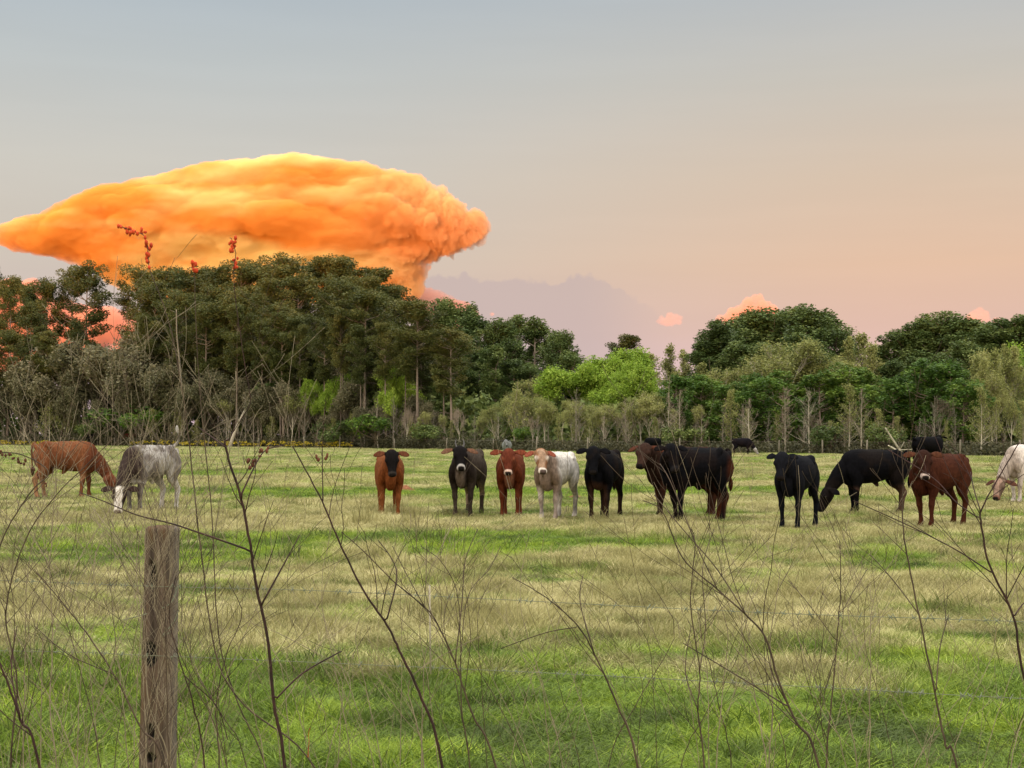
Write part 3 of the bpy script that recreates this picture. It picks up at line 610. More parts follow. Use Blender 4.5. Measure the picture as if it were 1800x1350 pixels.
# ---------------------------------------------------------------- trees
def leafy(name, c0, c1, c2, transl=.25):
    m, t, b, tr = foliage_mat(name, transl, .6)
    a = N('ShaderNodeAttribute', t, attribute_name='tint'); oi = N('ShaderNodeObjectInfo', t)
    k = math_(t, 'ADD', math_(t, 'MULTIPLY', a.outputs['Fac'], .7), math_(t, 'MULTIPLY', oi.outputs['Random'], .3))
    rp = ramp(t, [(0, c0+(1,)), (.5, c1+(1,)), (1, c2+(1,))]); L(k, rp.inputs[0], t)
    L(rp.outputs[0], b.inputs['Base Color'], t); L(rp.outputs[0], tr.inputs[0], t)
    return m
def bark(name, c0, c1):
    m, t, b = new_mat(name, .9, .15); tcn = N('ShaderNodeTexCoord', t); oi = N('ShaderNodeObjectInfo', t)
    mpn = N('ShaderNodeMapping', t); mpn.inputs['Scale'].default_value = (6, 6, 1.2); L(tcn.outputs['Object'], mpn.inputs[0], t)
    n = noise_n(t, 2, 5, mpn.outputs[0]); k = math_(t, 'ADD', math_(t, 'MULTIPLY', n, .8), math_(t, 'MULTIPLY', oi.outputs['Random'], .3))
    rp = ramp(t, [(.3, c0+(1,)), (.8, c1+(1,))]); L(k, rp.inputs[0], t); L(rp.outputs[0], b.inputs['Base Color'], t); bump(t, n, b, .05, .8)
    return m
M_PINE = leafy('pine_needles', (.020,.030,.008), (.068,.082,.020), (.165,.148,.040), .2)
M_DARK = leafy('evergreen_needles', (.020,.036,.010), (.070,.108,.028), (.165,.200,.055), .2)
M_YOUNG = leafy('young_pine_needles', (.018,.048,.008), (.062,.125,.018), (.17,.24,.038), .25)
M_LIME = leafy('spring_leaves', (.08,.15,.015), (.21,.32,.035), (.38,.48,.08), .35)
M_OLIVE = leafy('olive_buds', (.09,.11,.03), (.20,.22,.065), (.34,.33,.12), .3)
M_BROWN = leafy('thicket_leaves', (.04,.045,.02), (.12,.118,.06), (.25,.22,.135), .25)
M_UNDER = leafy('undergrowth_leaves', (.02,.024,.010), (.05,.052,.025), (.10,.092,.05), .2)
B_PINE = bark('pine_bark', (.10,.078,.060), (.30,.24,.19)); B_GREY = bark('grey_bark', (.10,.09,.07), (.26,.23,.18))
B_PALE = bark('pale_bark', (.22,.20,.15), (.46,.42,.33)); B_TWIG = bark('brown_twigs', (.07,.058,.042), (.17,.145,.105)); B_PINK = bark('reddish_twigs', (.15,.12,.09), (.30,.24,.19))
def leaves(cs, rad, n, size, seed, flat=1.0, tint=None, aspect=1.0):
    """leaf-sized triangles filling ellipsoids: cs (k,3), rad (k,3)"""
    g = np.random.default_rng(seed); cs = np.asarray(cs, float); k = len(cs); rad = np.asarray(rad, float)
    P = g.normal(size=(k, n, 3)); P /= np.linalg.norm(P, axis=2, keepdims=True); P *= g.uniform(.25, 1, (k, n, 1))**.6
    P = cs[:,None] + P*rad[:,None]; P = P.reshape(-1, 3); m_ = len(P)
    u = g.normal(size=(m_, 3)); u /= np.linalg.norm(u, axis=1, keepdims=True); v = np.cross(u, g.normal(size=(m_, 3))); v /= np.linalg.norm(v, axis=1, keepdims=True)
    s_ = size*g.uniform(.6, 1.4, (m_, 1)); u[:,2] *= flat; v[:,2] *= flat
    V = np.stack([P - u*s_*.5*aspect, P + u*s_*.5*aspect, P + v*s_], 1).reshape(-1, 3)
    Fc = np.arange(m_*3, dtype=np.int32).reshape(-1, 3)
    t0 = np.repeat(g.uniform(0, 1, k) if tint is None else tint, n)*.7 + g.uniform(0, .45, m_)
    return V, Fc, np.repeat(np.clip(t0, 0, 1), 3)
def leaf_mesh(name, parts, mat):
    V = np.vstack([p[0] for p in parts]); off = 0; Fs = []
    for p in parts: Fs.append(p[1]+off); off += len(p[0])
    m = mesh(name, V, np.vstack(Fs), mat, False); fattr(m, np.concatenate([p[2] for p in parts]), 'tint'); return m
def grow(mb_t, mb_w, r, p, d, length, rad, level, maxl, spread, ends, up=.15, nchild=(3, 5), wig=.15, minr=.012, ratio=(.5,.75)):
    """recursive limbs; thick ones in mb_t, fine ones in mb_w"""
    segs = 4 if level == 0 else 3; P = [np.array(p)]; dd = np.array(d, float)
    for s_ in range(segs):
        dd = dd + np.array([r.uniform(-1,1), r.uniform(-1,1), r.uniform(-.6,.6)])*wig + np.array([0,0,up])*(level > 0); dd /= np.linalg.norm(dd)
        P.append(P[-1] + dd*length/segs)
    rs = np.linspace(rad, max(rad*.45, minr*.8), segs+1)
    (mb_t if level <= 1 else mb_w).tube(P, list(rs), 6 if level == 0 else (4 if level == 1 else 3), cap=False)
    ends.append((P[-1], level))
    if level >= maxl: return
    for k in range(r.randint(*nchild) + (2 if level == 0 else 0)):
        f = r.uniform(.3 if level else .45, 1.0); q = f*segs; i_ = min(int(q), segs-1); pt = P[i_]*(1-(q-i_)) + P[i_+1]*(q-i_)
        ax = P[min(i_+1, segs)] - P[i_]; ax /= np.linalg.norm(ax)
        rd = np.array([r.gauss(0,1) for _ in range(3)]); rd -= ax*np.dot(rd, ax); rd /= np.linalg.norm(rd) + 1e-9
        nd = ax + rd*spread*r.uniform(.6, 1.3); nd /= np.linalg.norm(nd)
        grow(mb_t, mb_w, r, pt, nd, length*r.uniform(*ratio)*(1.15-.35*f), max(rad*.5*(1.2-.5*f), minr), level+1, maxl, spread, ends, up, nchild, wig, minr, ratio)
def fin(mb, name, mat, H, H0):
    V = np.vstack(mb.V)*np.array([1,1,1]); m = mesh(name, V, mb.F, mat); return m
def pine(seed, H, base, width, mat, puffs=46, flatp=.5, lsize=.42, per=95, droop=0.0, trunkr=.26):
    r = random.Random(seed); t = MB(); cs = []; rd = []; tint = []
    bx_, by_ = r.uniform(-.5,.5), r.uniform(-.5,.5)
    def axis(z): q = z/H; return np.array([bx_*math.sin(q*2.4), by_*math.sin(q*2.0), z])
    zz = np.linspace(-.3, H*.96, 9); t.tube([axis(z) for z in zz], [trunkr*(1-.82*max(z,0)/H) for z in zz], 8)
    nl = int(puffs*.5)
    for k in range(nl):
        f = base + (1-base)*((k+r.uniform(0,1))/nl); z = f*H; g = (f-base)/(1-base)
        prof = (math.sin(min(1, g*1.25+.22)*math.pi*.5) if g < .6 else math.cos((g-.6)/.4*math.pi*.46)**.75)
        ln = width*prof*r.uniform(.55, 1.08); a = r.uniform(0, 6.283); el = r.uniform(-.05, .45) + g*.5 - droop
        d_ = np.array([math.cos(a)*math.cos(el), math.sin(a)*math.cos(el), math.sin(el)]); p0 = axis(z)
        P = [p0, p0 + d_*ln*.5 + np.array([0,0,-.15*ln*.3]), p0 + d_*ln + np.array([0,0,.12*ln])]
        t.tube(P, [.075, .05, .02], 4, cap=False)
        for s_ in ([1.0, .62] if ln > 1.3 else [.9]):
            q = P[0]*(1-s_) + P[2]*s_ + np.array([r.gauss(0,.25), r.gauss(0,.25), r.uniform(.0,.35)])
            R0 = r.uniform(.75, 1.25)*width*.30; cs.append(q); rd.append((R0, R0, R0*flatp)); tint.append(r.uniform(0, .8))
    for k in range(4): cs.append(axis(H*.95) + np.array([r.gauss(0,.5), r.gauss(0,.5), r.uniform(-.8,.4)])); rd.append((width*.25, width*.25, width*.2)); tint.append(r.uniform(.3,1))
    # a few dead stubs under the crown
    for k in range(5):
        z = H*r.uniform(base*.55, base); a = r.uniform(0, 6.283); p0 = axis(z); ln = r.uniform(.8, 2.4)
        t.tube([p0, p0+np.array([math.cos(a)*ln*.6, math.sin(a)*ln*.6, .1]), p0+np.array([math.cos(a)*ln, math.sin(a)*ln, r.uniform(-.5,.3)])], [.05,.035,.015], 4, cap=False)
    return [('trunk', mesh('trunk', np.vstack(t.V), t.F, B_PINE)), ('crown', leaf_mesh('crown', [leaves(cs, rd, per, lsize, seed, .6, np.array(tint))], mat))], H
def broad(seed, H, mat, barkm, lev=4, spread=.75, per=16, lr=.42, lsize=.2, width=1.0, up=.12, minr=.014, keep=1.0, stem=.42, twigm=None, aspect=1.0, nchild=(3,4)):
    r = random.Random(seed); t = MB(); w_ = MB(); ends = []
    grow(t, w_, r, (0,0,-.2), (r.uniform(-.08,.08), r.uniform(-.08,.08), 1), H*stem*1.35, H*.016+.03, 0, lev, spread, ends, up, nchild, .13, minr)
    V = np.vstack(t.V); W = np.vstack(w_.V); top = max(W[:,2].max(), V[:,2].max()); k = H/top; sc = np.array([k*width, k*width, k])
    out = [('trunk', mesh('trunk', V*sc, t.F, barkm))]
    W = W*sc
    if mat is None:
        out.append(('crown', mesh('crown', W, w_.F, twigm or barkm, False)))
    else:
        out.append(('branches', mesh('branches', W, w_.F, twigm or barkm, False)))
        cs = [e[0]*sc for e in ends if e[1] >= lev-1 and r.random() < keep]
        out.append(('crown', leaf_mesh('crown', [leaves(cs, [(lr*r.uniform(.7,1.3),)*3 for _ in cs], per, lsize, seed, .8, None, aspect)], mat)))
    return out, H
def sapling(seed, H, mat, barkm, twigm, width=.30, n=34, per=3, lr=.3, lsize=.1, low=.14, minr=.010):
    r = random.Random(seed); t = MB(); w_ = MB(); ends = []
    cx, cy = r.uniform(-.3,.3), r.uniform(-.3,.3); ax = lambda f: np.array([cx*math.sin(f*3)*H*.06, cy*math.sin(f*2.5)*H*.06, f*H])
    t.tube([ax(f) for f in np.linspace(-.03, 1, 10)], [max(.012, (.010*H+.03)*(1-f)) for f in np.linspace(0, 1, 10)], 7, cap=False)
    for k in range(n):
        f = low + (1-low)*((k+r.uniform(0,1))/n)*.97; a = r.uniform(0, 6.283); el = R(r.uniform(15, 55)) + f*.5
        ln = H*width*(1-f)**.6*r.uniform(.6, 1.15) + .15; d_ = np.array([math.cos(a)*math.cos(el), math.sin(a)*math.cos(el), math.sin(el)]); P = [ax(f)]
        for q in range(3): d_ = d_ + np.array([r.gauss(0,.12), r.gauss(0,.12), .06]); d_ /= np.linalg.norm(d_); P.append(P[-1]+d_*ln/3)
        rb = max(minr, .028*(1-f)); t.tube(P, [rb, rb*.8, rb*.6, rb*.4], 4, cap=False); ends.append(P[-1])
        for q in range(r.randint(4, 7)):
            p0 = P[1]*(1-r.random()) ; i_ = r.randint(1, 3); fr = r.random(); p0 = P[i_-1]*(1-fr)+P[i_]*fr
            d2 = d_ + np.array([r.gauss(0,.6), r.gauss(0,.6), r.gauss(0,.35)+.2]); d2 /= np.linalg.norm(d2); l2 = ln*r.uniform(.25, .5)
            P2 = [p0, p0+d2*l2*.5, p0+d2*l2+np.array([0,0,.06*l2])]; w_.tube(P2, [minr*.9, minr*.7, minr*.4], 3, cap=False); ends.append(P2[-1])
            for e in range(2):
                d3 = d2 + np.array([r.gauss(0,.6), r.gauss(0,.6), r.gauss(0,.4)]); d3 /= np.linalg.norm(d3); w_.tube([P2[1], P2[1]+d3*l2*.5], [minr*.6, minr*.35], 3, cap=False); ends.append(P2[1]+d3*l2*.5)
    out = [('trunk', mesh('trunk', np.vstack(t.V), t.F, barkm)), ('branches', mesh('branches', np.vstack(w_.V), w_.F, twigm, False))]
    if mat is not None: out.append(('crown', leaf_mesh('crown', [leaves(ends, [(lr,)*3]*len(ends), per, lsize, seed, 1.0, None, 1.2)], mat)))
    return out, H
PROTO = {
 'sapling': [sapling(300+i, 7, (None, M_OLIVE, None)[i % 3], B_PALE if i % 2 else B_GREY, (B_PINK, B_TWIG, B_GREY)[i % 3], (.30, .36, .26, .33, .24, .38)[i], 38) for i in range(6)],
 'pine': [pine(100+i, 24, .46+.05*(i%3), 3.9+.4*(i%2), M_PINE, 78, .58, .26, 210) for i in range(6)],
 'dark': [pine(120+i, 16, .12+.06*(i%3), 3.0, M_DARK, 84, .85, .27, 150) for i in range(5)],
 'young': [pine(140+i, 8, .10+.05*(i%3), 1.9, M_YOUNG, 64, .9, .2, 110, trunkr=.12) for i in range(4)],
 'lime': [broad(160+i, 10, M_LIME, B_GREY, 4, .95, 36, .6, .19, 1.0, nchild=(4,5), stem=.5) for i in range(3)],
 'olive': [broad(170+i, 9, M_OLIVE, B_PALE, 4, .65, 15, .5, .12, .85, up=.2, stem=.55, nchild=(4,5)) for i in range(3)],
 'thick': [broad(180+i, 8, M_BROWN, B_TWIG, 4, .7, 9, .6, .15, 1.0, up=.28, minr=.015, stem=.55, aspect=1.8, nchild=(4,5)) for i in range(5)],
 'bare': [broad(200+i, 7, None if i % 2 else M_OLIVE, B_PALE if i % 3 else B_GREY, 4, .62, 3, .35, .12, .8, minr=.010, up=.2, stem=.72, twigm=B_PINK if i == 1 else B_TWIG, nchild=(3,5)) for i in range(6)],
 'tallbare': [sapling(220+i, 12, M_OLIVE, B_PALE if i % 2 else B_GREY, B_GREY, .26, 46, 4, .45, .16, .2, .016) for i in range(4)],
 'bush': [broad(230+i, 3, M_DARK if i else M_YOUNG, B_TWIG, 3, 1.1, 26, .5, .2, 1.5, stem=.25) for i in range(3)],
}
KIND = {
 'sapling': ('young_bare_tree', 'tree', 'slim straight young tree, nearly leafless'),
 'pine': ('pine_tree', 'pine tree', 'tall pine with clumpy dark crown'),
 'dark': ('pine_tree', 'pine tree', 'dense low branched dark pine'),
 'young': ('young_pine_tree', 'pine tree', 'young bright green pine'),
 'lime': ('leafy_tree', 'tree', 'rounded tree in fresh yellow green spring leaf'),
 'olive': ('budding_tree', 'tree', 'slender pale trunked tree with olive buds'),
 'thick': ('thicket_tree', 'tree', 'twiggy brown grey thicket tree'),
 'bare': ('bare_tree', 'tree', 'small leafless tree with pale trunk'),
 'tallbare': ('budding_tree', 'tree', 'tall thin budding tree'),
 'bush': ('evergreen_bush', 'bush', 'low evergreen bush'),
}
ZONES = [(-999,'left of the far left brown calf'),(60,'behind the far left brown calf'),(130,'behind the far left calf head'),(195,'behind the grey and white grazing calf'),(320,'left of the tallest dry stem'),(400,'behind the tallest dry stem'),(480,'right of the tallest dry stem'),(560,'left of the black faced calf'),
 (630,'behind the black faced orange calf'),(745,'behind the horned calf'),(862,'behind the dark red calf'),(932,'behind the white calf'),(1020,'behind the black calf beside the white one'),(1100,'behind the overlapping dark calves'),
 (1282,'left of the lone blue black calf'),(1365,'behind the lone blue black calf'),(1445,'behind the black grazing calf'),(1590,'behind the dark red brown calf'),(1700,'behind the white calf at right edge')]
TREES = []
used = {}
def tree(kind, px, top, depth, wf=1.0, idx=None):
    """a tree whose top shows at (px, top), standing depth metres behind the edge of the field"""
    D = edge_d(px) + depth; x = (px-900)/F*D; H = (HOR-top)/F*D + CAM_H
    k = idx if idx is not None else random.randrange(len(PROTO[kind])); parts, H0 = PROTO[kind][k]
    nm = KIND[kind][0]; s = H/H0; sx = s*wf*random.uniform(.9, 1.12)
    root = empty(nm, (x, D, 0), random.uniform(0, 6.283), (sx, sx, s))
    for pn, me in parts: obj(pn, me, root)
    TREES.append((root, kind, px, D, top)); return root
rt = random.Random(21)
J = lambda a: rt.uniform(-a, a)
env = lambda xs, ys, px: float(np.interp(px, xs, ys))
EL = [-80,0,30,75,110,150,200,270,345,410,450,490,540,590,650,700,760,800]; EY = [440,470,520,495,478,476,472,480,478,474,466,458,466,462,474,520,548,560]
# tall pines at left, three staggered rows
for px in range(-70, 740, 38):
    if px < 240: 
        if px % 5 != 1: tree('pine', px+J(8), env(EL, EY, px)+abs(J(10)), 42+J(6), .82)
        continue
    tree('pine', px+J(10), env(EL, EY, px)+abs(J(9)), 34+J(10), 1.02)
for px in range(-50, 760, 52):
    if 100 < px < 250: continue
    tree('pine', px+J(12), env(EL, EY, px)+26+abs(J(30)), 18+J(6), .95 if px > 200 else .8)
for px in list(range(250, 790, 58)) + [20, 75]: tree('pine', px+J(14), env(EL, EY, px)+70+J(30), 9+J(4), .95)
tree('pine', 735, 540, 5, 1.25, 2); tree('pine', 795, 585, 10, 1.1, 3); tree('pine', 640, 520, 5, 1.1, 1); tree('pine', 500, 560, 4, 1.0, 4)
# darker pines stepping down to the middle
for px, tp_ in ((775,545),(800,540),(822,548),(848,562),(865,575),(892,578),(915,566),(940,572),(968,596),(985,592),(1000,625)): tree('dark', px, tp_, 55+J(12), 1.0)
for px in range(770, 1010, 34): tree('dark', px+J(8), 630+J(22)+max(0, px-900)*.15, 28+J(6), 1.15)
tree('pine', 1104, 598, 95, 1.15, 2)
for px, tp_ in ((1020,690),(1060,680),(1110,690),(1150,690)): tree('dark', px, tp_, 40, 1.2)
# fresh green trees in the middle
for px, tp_, w_ in ((1028,636,1.0),(1062,618,1.1),(1098,632,1.0),(1128,662,.95),(1045,650,1.0),(1085,655,1.0)): tree('lime', px, tp_, 26+J(4), w_)
for px, tp_ in ((1020,705),(1065,712),(1105,708),(1142,690),(920,700),(905,690),(935,664),(958,700),(875,712),(1005,705),(1040,712),(1085,716),(1125,700),(1160,690)): tree('olive', px, tp_, 10+J(5), 1.2)
# rounded wood right of centre
E2 = [1225,1250,1290,1340,1370,1410,1450,1475,1495]; Y2 = [625,590,565,556,550,548,562,582,610]
for px in range(1235, 1490, 21): tree('dark', px+J(5), env(E2, Y2, px)+abs(J(5)), 52+J(10), 1.35)
for px in range(1225, 1510, 36): tree('dark', px+J(8), env(E2, Y2, px)+55+J(16), 36+J(5), 1.35)
E3 = [1535,1560,1590,1615,1650,1680,1705,1740,1780,1830,1900]; Y3 = [640,598,582,572,562,572,568,578,566,574,570]
for px in range(1548, 1880, 22): tree('dark', px+J(5), env(E3, Y3, px)+abs(J(5)), 58+J(10), 1.35)
for px in range(1535, 1880, 40): tree('dark', px+J(8), env(E3, Y3, px)+55+J(16), 40+J(5), 1.35)
# budding and bare trees between them
for px, tp_ in ((1145,625),(1175,612),(1205,622),(1235,640),(1268,655),(1490,600),(1512,590),(1532,606),(1550,640),(1190,655)): tree('tallbare', px, tp_, 46+J(8), 1.15)
for px, tp_, w_ in ((1385,600,1.35),(1412,604,1.3),(1452,622,1.2),(1350,640,1.2),(1300,642,1.2),(1255,648,1.1),(1330,655,1.1),(1480,640,1.1),(1240,660,1.1)): tree('olive', px, tp_, 30+J(4), w_)
for px in range(1715, 1850, 18): tree('tallbare', px+J(5), 625+J(18), 14+J(6), 1.0)
tree('lime', 1785, 608, 30, .8); tree('olive', 1750, 618, 26, 1.1); tree('olive', 1745, 650, 12, 1.2)
# young pines in front at right
for px, tp_ in ((1168,690),(1190,674),(1220,670),(1248,678),(1285,680),(1312,668),(1345,672),(1378,666),(1402,682),(1452,668),(1480,656),(1510,664),(1535,684),(1572,676),(1602,660),(1632,646),(1662,652),(1690,676),(1460,700),(1360,700),(1300,705),(1610,690),(1655,690)):
    tree('young', px+J(4), tp_+J(4), 12+J(5), 1.42)
# thicket along the left half
for px in range(-60, 420, 23): tree('thick', px+J(8), 635+J(34)+max(0, px-250)*.12, 7+J(4), 1.0)
for px in range(-40, 250, 34): tree('thick', px+J(8), 690+J(14), 16+J(3), 1.2)
for px in range(255, 790, 27): tree('thick', px+J(8), 612+J(22), 22+J(5), 1.1)
for px in range(270, 800, 48): tree('dark', px+J(10), 590+J(24), 50+J(8), 1.3)
for px in range(-60, 700, 30): tree('thick', px+J(10), 690+J(32), 2.5+J(1.5), rt.uniform(.8, 1.2))
for px in range(440, 780, 40): tree('thick', px+J(10), 706+J(22), 9+J(3), .85)
for px in range(415, 720, 38): tree('pine', px+J(9), 575+J(34), 3.5+J(2), .72, rt.choice((2, 5)))
for px in (560, 585, 700): tree('lime', px, 660+J(15), 6, .6)
for px, tp_, w_ in ((262,718,1.5),(285,728,1.3),(600,742,1.2),(665,735,1.2),(160,745,1.1),(1200,752,1.2),(1460,752,1.1),(760,748,1.3),(1560,752,1.2),(905,755,1.2)): tree('bush', px, tp_, 2.2, w_, 0 if px == 262 else None)
# small bare trees along the whole edge
for px in list(range(706, 860, 26)): tree('bare', px+J(6), 720+J(14), 3+J(2), 1.1)
for px in range(700, 860, 20): tree('sapling', px+J(8), 728+J(14), 4+J(2), 1.1)
for px in range(-40, 700, 26): tree('sapling', px+J(9), 715+J(28), 1.5+J(1), rt.uniform(.8, 1.1))
for px in range(868, 1840, 34): tree('sapling', px+J(12), 712+J(30), 3+J(2.5), rt.uniform(.8, 1.15))
for px, tp_ in ((935,728),(990,722),(1085,725),(1222,712),(1432,722),(1650,690),(1775,700)): tree('bare', px, tp_, 1.5, .9)
for px in range(880, 1840, 44): tree('sapling', px+J(12), 735+J(18), 6+J(3), rt.uniform(.8, 1.1))
tree('sapling', 1492, 680, 1.5, 1.15, 1); tree('sapling', 1318, 702, 2, 1.1, 3)
for px in (330, 395, 455, 520): tree('bare', px+J(8), 700+J(20), 1.5, 1.2)
TREES.sort(key=lambda q: q[2])
cnt = {}
def zone(px): return [z for q, z in ZONES if px >= q][-1]
def lay(k, D, px): 
    q = D - edge_d(px); return '' if k in ('bush', 'lime', 'young', 'bare', 'sapling') else ('set well back, ' if q > 30 else '')
for tr_ in TREES: cnt.setdefault((tr_[1], zone(tr_[2]), lay(tr_[1], tr_[3], tr_[2])), []).append(tr_)
ORD = 'first second third fourth fifth sixth seventh eighth ninth tenth eleventh twelfth thirteenth fourteenth fifteenth sixteenth seventeenth eighteenth nineteenth twentieth'.split()
for (k, z, ly), lst in cnt.items():
    for i_, tr_ in enumerate(lst):
        o = f', {ORD[i_]} from the left' if len(lst) > 1 else ''
        base = KIND[k][2].replace(',', ''); lab = (ly + base + ' ' + z + o)
        wds = lab.split()
        if len(wds) > 16: lab = ('far ' if ly else '') + {'pine': 'tall dark pine', 'dark': 'dense dark pine', 'young': 'young pine', 'lime': 'fresh green tree', 'olive': 'olive budding tree', 'thick': 'brown thicket tree', 'sapling': 'slim young tree', 'bare': 'small leafless tree', 'tallbare': 'tall budding tree', 'bush': 'evergreen bush'}[k] + ' ' + z + o
        tag(tr_[0], lab, KIND[k][1], {'pine': 'tall pines at left', 'dark': 'dark evergreen pines', 'young': 'young pines in front of the right wood', 'lime': 'fresh green trees', 'olive': 'budding trees', 'tallbare': 'budding trees', 'thick': 'thicket along the left field edge', 'sapling': 'slim young trees along the field edge', 'bare': 'leafless trees along the field edge', 'bush': 'evergreen bushes at the field edge'}[k])

# undergrowth and the dim inside of the wood: masses nobody could count
def band(name, n, d0, d1, h, mat, size, label, x0=-260, x1=2150, seed=3, cl=.9, per=26):
    g = np.random.default_rng(seed); px = g.uniform(x0, x1, n); D = np.interp(px, EX, ED) + g.uniform(d0, d1, n)
    X_ = (px-900)/F*D; hh = np.interp(px, [q[0] for q in h], [q[1] for q in h])*(.6+.6*fbm(X_, D, 7, seed+9))
    z = g.uniform(.02, 1, n)**1.0*hh
    o = obj(name, leaf_mesh(name, [leaves(np.stack([X_, D, z], 1), np.tile([cl, cl, cl*.8], (n, 1)), per, size, seed, 1.0, None, 1.3)], mat)); tag(o, label, name, kind='stuff'); return o
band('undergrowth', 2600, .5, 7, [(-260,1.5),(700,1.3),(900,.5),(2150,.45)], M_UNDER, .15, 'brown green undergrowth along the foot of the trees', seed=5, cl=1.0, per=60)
band('woodland', 4200, 14, 34, [(-260,7.5),(120,7),(150,6.0),(240,6.0),(300,9),(700,10),(900,6),(1200,4.5),(2150,5)], M_DARK, .5, 'dim tangled woodland behind the front trees', seed=8, cl=1.5, per=22)
# yellow flowers along the left edge
fm, t, b = new_mat('yellow_petals', .7, .2); b.inputs['Base Color'].default_value = (.42,.33,.02,1)
g = np.random.default_rng(4); n = 420; px = np.concatenate([g.uniform(-80, 150, 210), g.uniform(230, 620, 210)]); D = np.interp(px, EX, ED) - g.uniform(.2, 1.6, n)
cs = np.stack([(px-900)/F*D, D, g.uniform(.25, .75, n)*(.5+fbm(px, D, 22, 3))], 1)
V, Fc, tn = leaves(cs, np.tile([.3, .3, .12], (n, 1)), 12, .10, 4)
tag(obj('flowers', mesh('flowers', V, Fc, fm, False)), 'yellow wild flowers in a strip along the left edge of the field', 'flowers', kind='stuff')
# dead timber
def snag(pts, d, r0, r1, label, stubs=0, seed=1):
    m_ = MB(); P = [at(x_, y_, d) for x_, y_ in pts]; P = catmull([tuple(p) for p in P], 5); o0 = P[0].copy(); m_.tube(P-o0, list(np.linspace(r0, r1, len(P))), 8)
    rr_ = random.Random(seed)
    for k in range(stubs):
        i_ = rr_.randrange(len(P)//3, len(P)-1); q = P[i_]-o0; dv = np.array([rr_.uniform(-1,1), rr_.uniform(-1,1), rr_.uniform(.0,.8)])*rr_.uniform(.6,1.6)
        m_.tube([q, q+dv*.6, q+dv], [r1*.7, r1*.5, r1*.25], 5)
    o = m_.build('dead_trunk', B_GREY if stubs > 5 else B_PALE); o.location = o0; tag(o, label, 'dead tree'); return o
snag([(404,787),(412,762),(424,735),(441,702)], edge_d(410)+.5, .30, .13, 'leaning pale dead trunk at the edge of the left woods', 2, 3)
snag([(322,778),(320,700),(316,640),(311,590),(310,544)], edge_d(320)+2, .18, .07, 'tall straight pale dead trunk standing among the left pines', 7, 4)
snag([(418,770),(417,700),(414,636)], edge_d(415)+4, .17, .10, 'short broken white dead trunk right of the tall pale one', 2, 5)
snag([(1592,806),(1578,786),(1556,752)], 104, .10, .05, 'fallen pale limb leaning up beside the dark red brown calf', 2, 6)
snag([(1594,806),(1575,791),(1561,783)], 103, .09, .04, 'forked grey limb end behind the black grazing calf', 1, 7)
# pasture fence at the edge of the wood
pf = empty('pasture_fence', (0, edge_d(900)-1, 0)); tag(pf, 'line of pale posts with thin wires along the foot of the trees', 'fence')
PP_ = []; rr_ = random.Random(6)
for k, px in enumerate(np.arange(-60, 1880, 84)):
    D = edge_d(px)-.4; px = px+rr_.uniform(-18, 18); m_ = MB(); x = (px-900)/F*D; hh = rr_.uniform(1.15, 1.5)
    p0 = np.array([x, D-pf.location.y, -.1]); le = rr_.uniform(-.06, .06); m_.tube([p0, p0+np.array([le*.5,0,hh*.6]), p0+np.array([le,0,hh+.1])], [.075, .07, .06], 7)
    m_.build('post', B_GREY, pf); PP_.append(p0 + np.array([le, -.1, 0]))
for z in (1.05,):
    m_ = MB(); m_.tube([p+np.array([0,0,z+.1]) for p in PP_], [.006]*len(PP_), 4); m_.build('wire', B_GREY, pf)

# ---------------------------------------------------------------- roadside fence: weathered post and wires
wm_, t, b = new_mat('weathered_post', .9, .15); tcn = N('ShaderNodeTexCoord', t)
mpn = N('ShaderNodeMapping', t); mpn.inputs['Scale'].default_value = (28, 28, 1.6); L(tcn.outputs['Object'], mpn.inputs[0], t)
n1 = noise_n(t, 1.5, 8, mpn.outputs[0], .7); mp2_ = N('ShaderNodeMapping', t); mp2_.inputs['Scale'].default_value = (9, 9, 2.2); L(tcn.outputs['Object'], mp2_.inputs[0], t)
n2 = noise_n(t, 1.2, 5, mp2_.outputs[0])
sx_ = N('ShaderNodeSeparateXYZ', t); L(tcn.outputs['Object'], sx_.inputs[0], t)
base = ramp(t, [(.34, (.030,.021,.017,1)), (.45, (.060,.044,.034,1)), (.56, (.105,.074,.055,1)), (.70, (.21,.17,.135,1))]); L(n1, base.inputs[0], t)
warm = mixc(t, maprange(t, n2, .45, .62, 0, .9), base.outputs[0], (.10,.058,.030,1))
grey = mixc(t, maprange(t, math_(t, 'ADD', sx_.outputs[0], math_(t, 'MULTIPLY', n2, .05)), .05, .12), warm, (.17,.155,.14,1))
dk = N('ShaderNodeAttribute', t, attribute_name='hole')
L(mixc(t, dk.outputs['Fac'], grey, (.006,.005,.004,1)), b.inputs['Base Color'], t); bump(t, n1, b, .012, 1.0)
wf_ = empty('wire_fence', (at(282, 1000, 5.2).x, 5.2, 0)); tag(wf_, 'weathered round wooden fence post with thin grey wires, close to the camera at left', 'fence')
PR = .0605; V = []; Fc = []; hole = []; NA, NZ = 96, 300; ztop = at(283, 926, 5.2).z
HOLES = [(-1.95, 1010, .36, 28), (-2.05, 1146, .58, 25), (-1.8, 1282, .28, 15), (-1.75, 1326, .32, 9)]
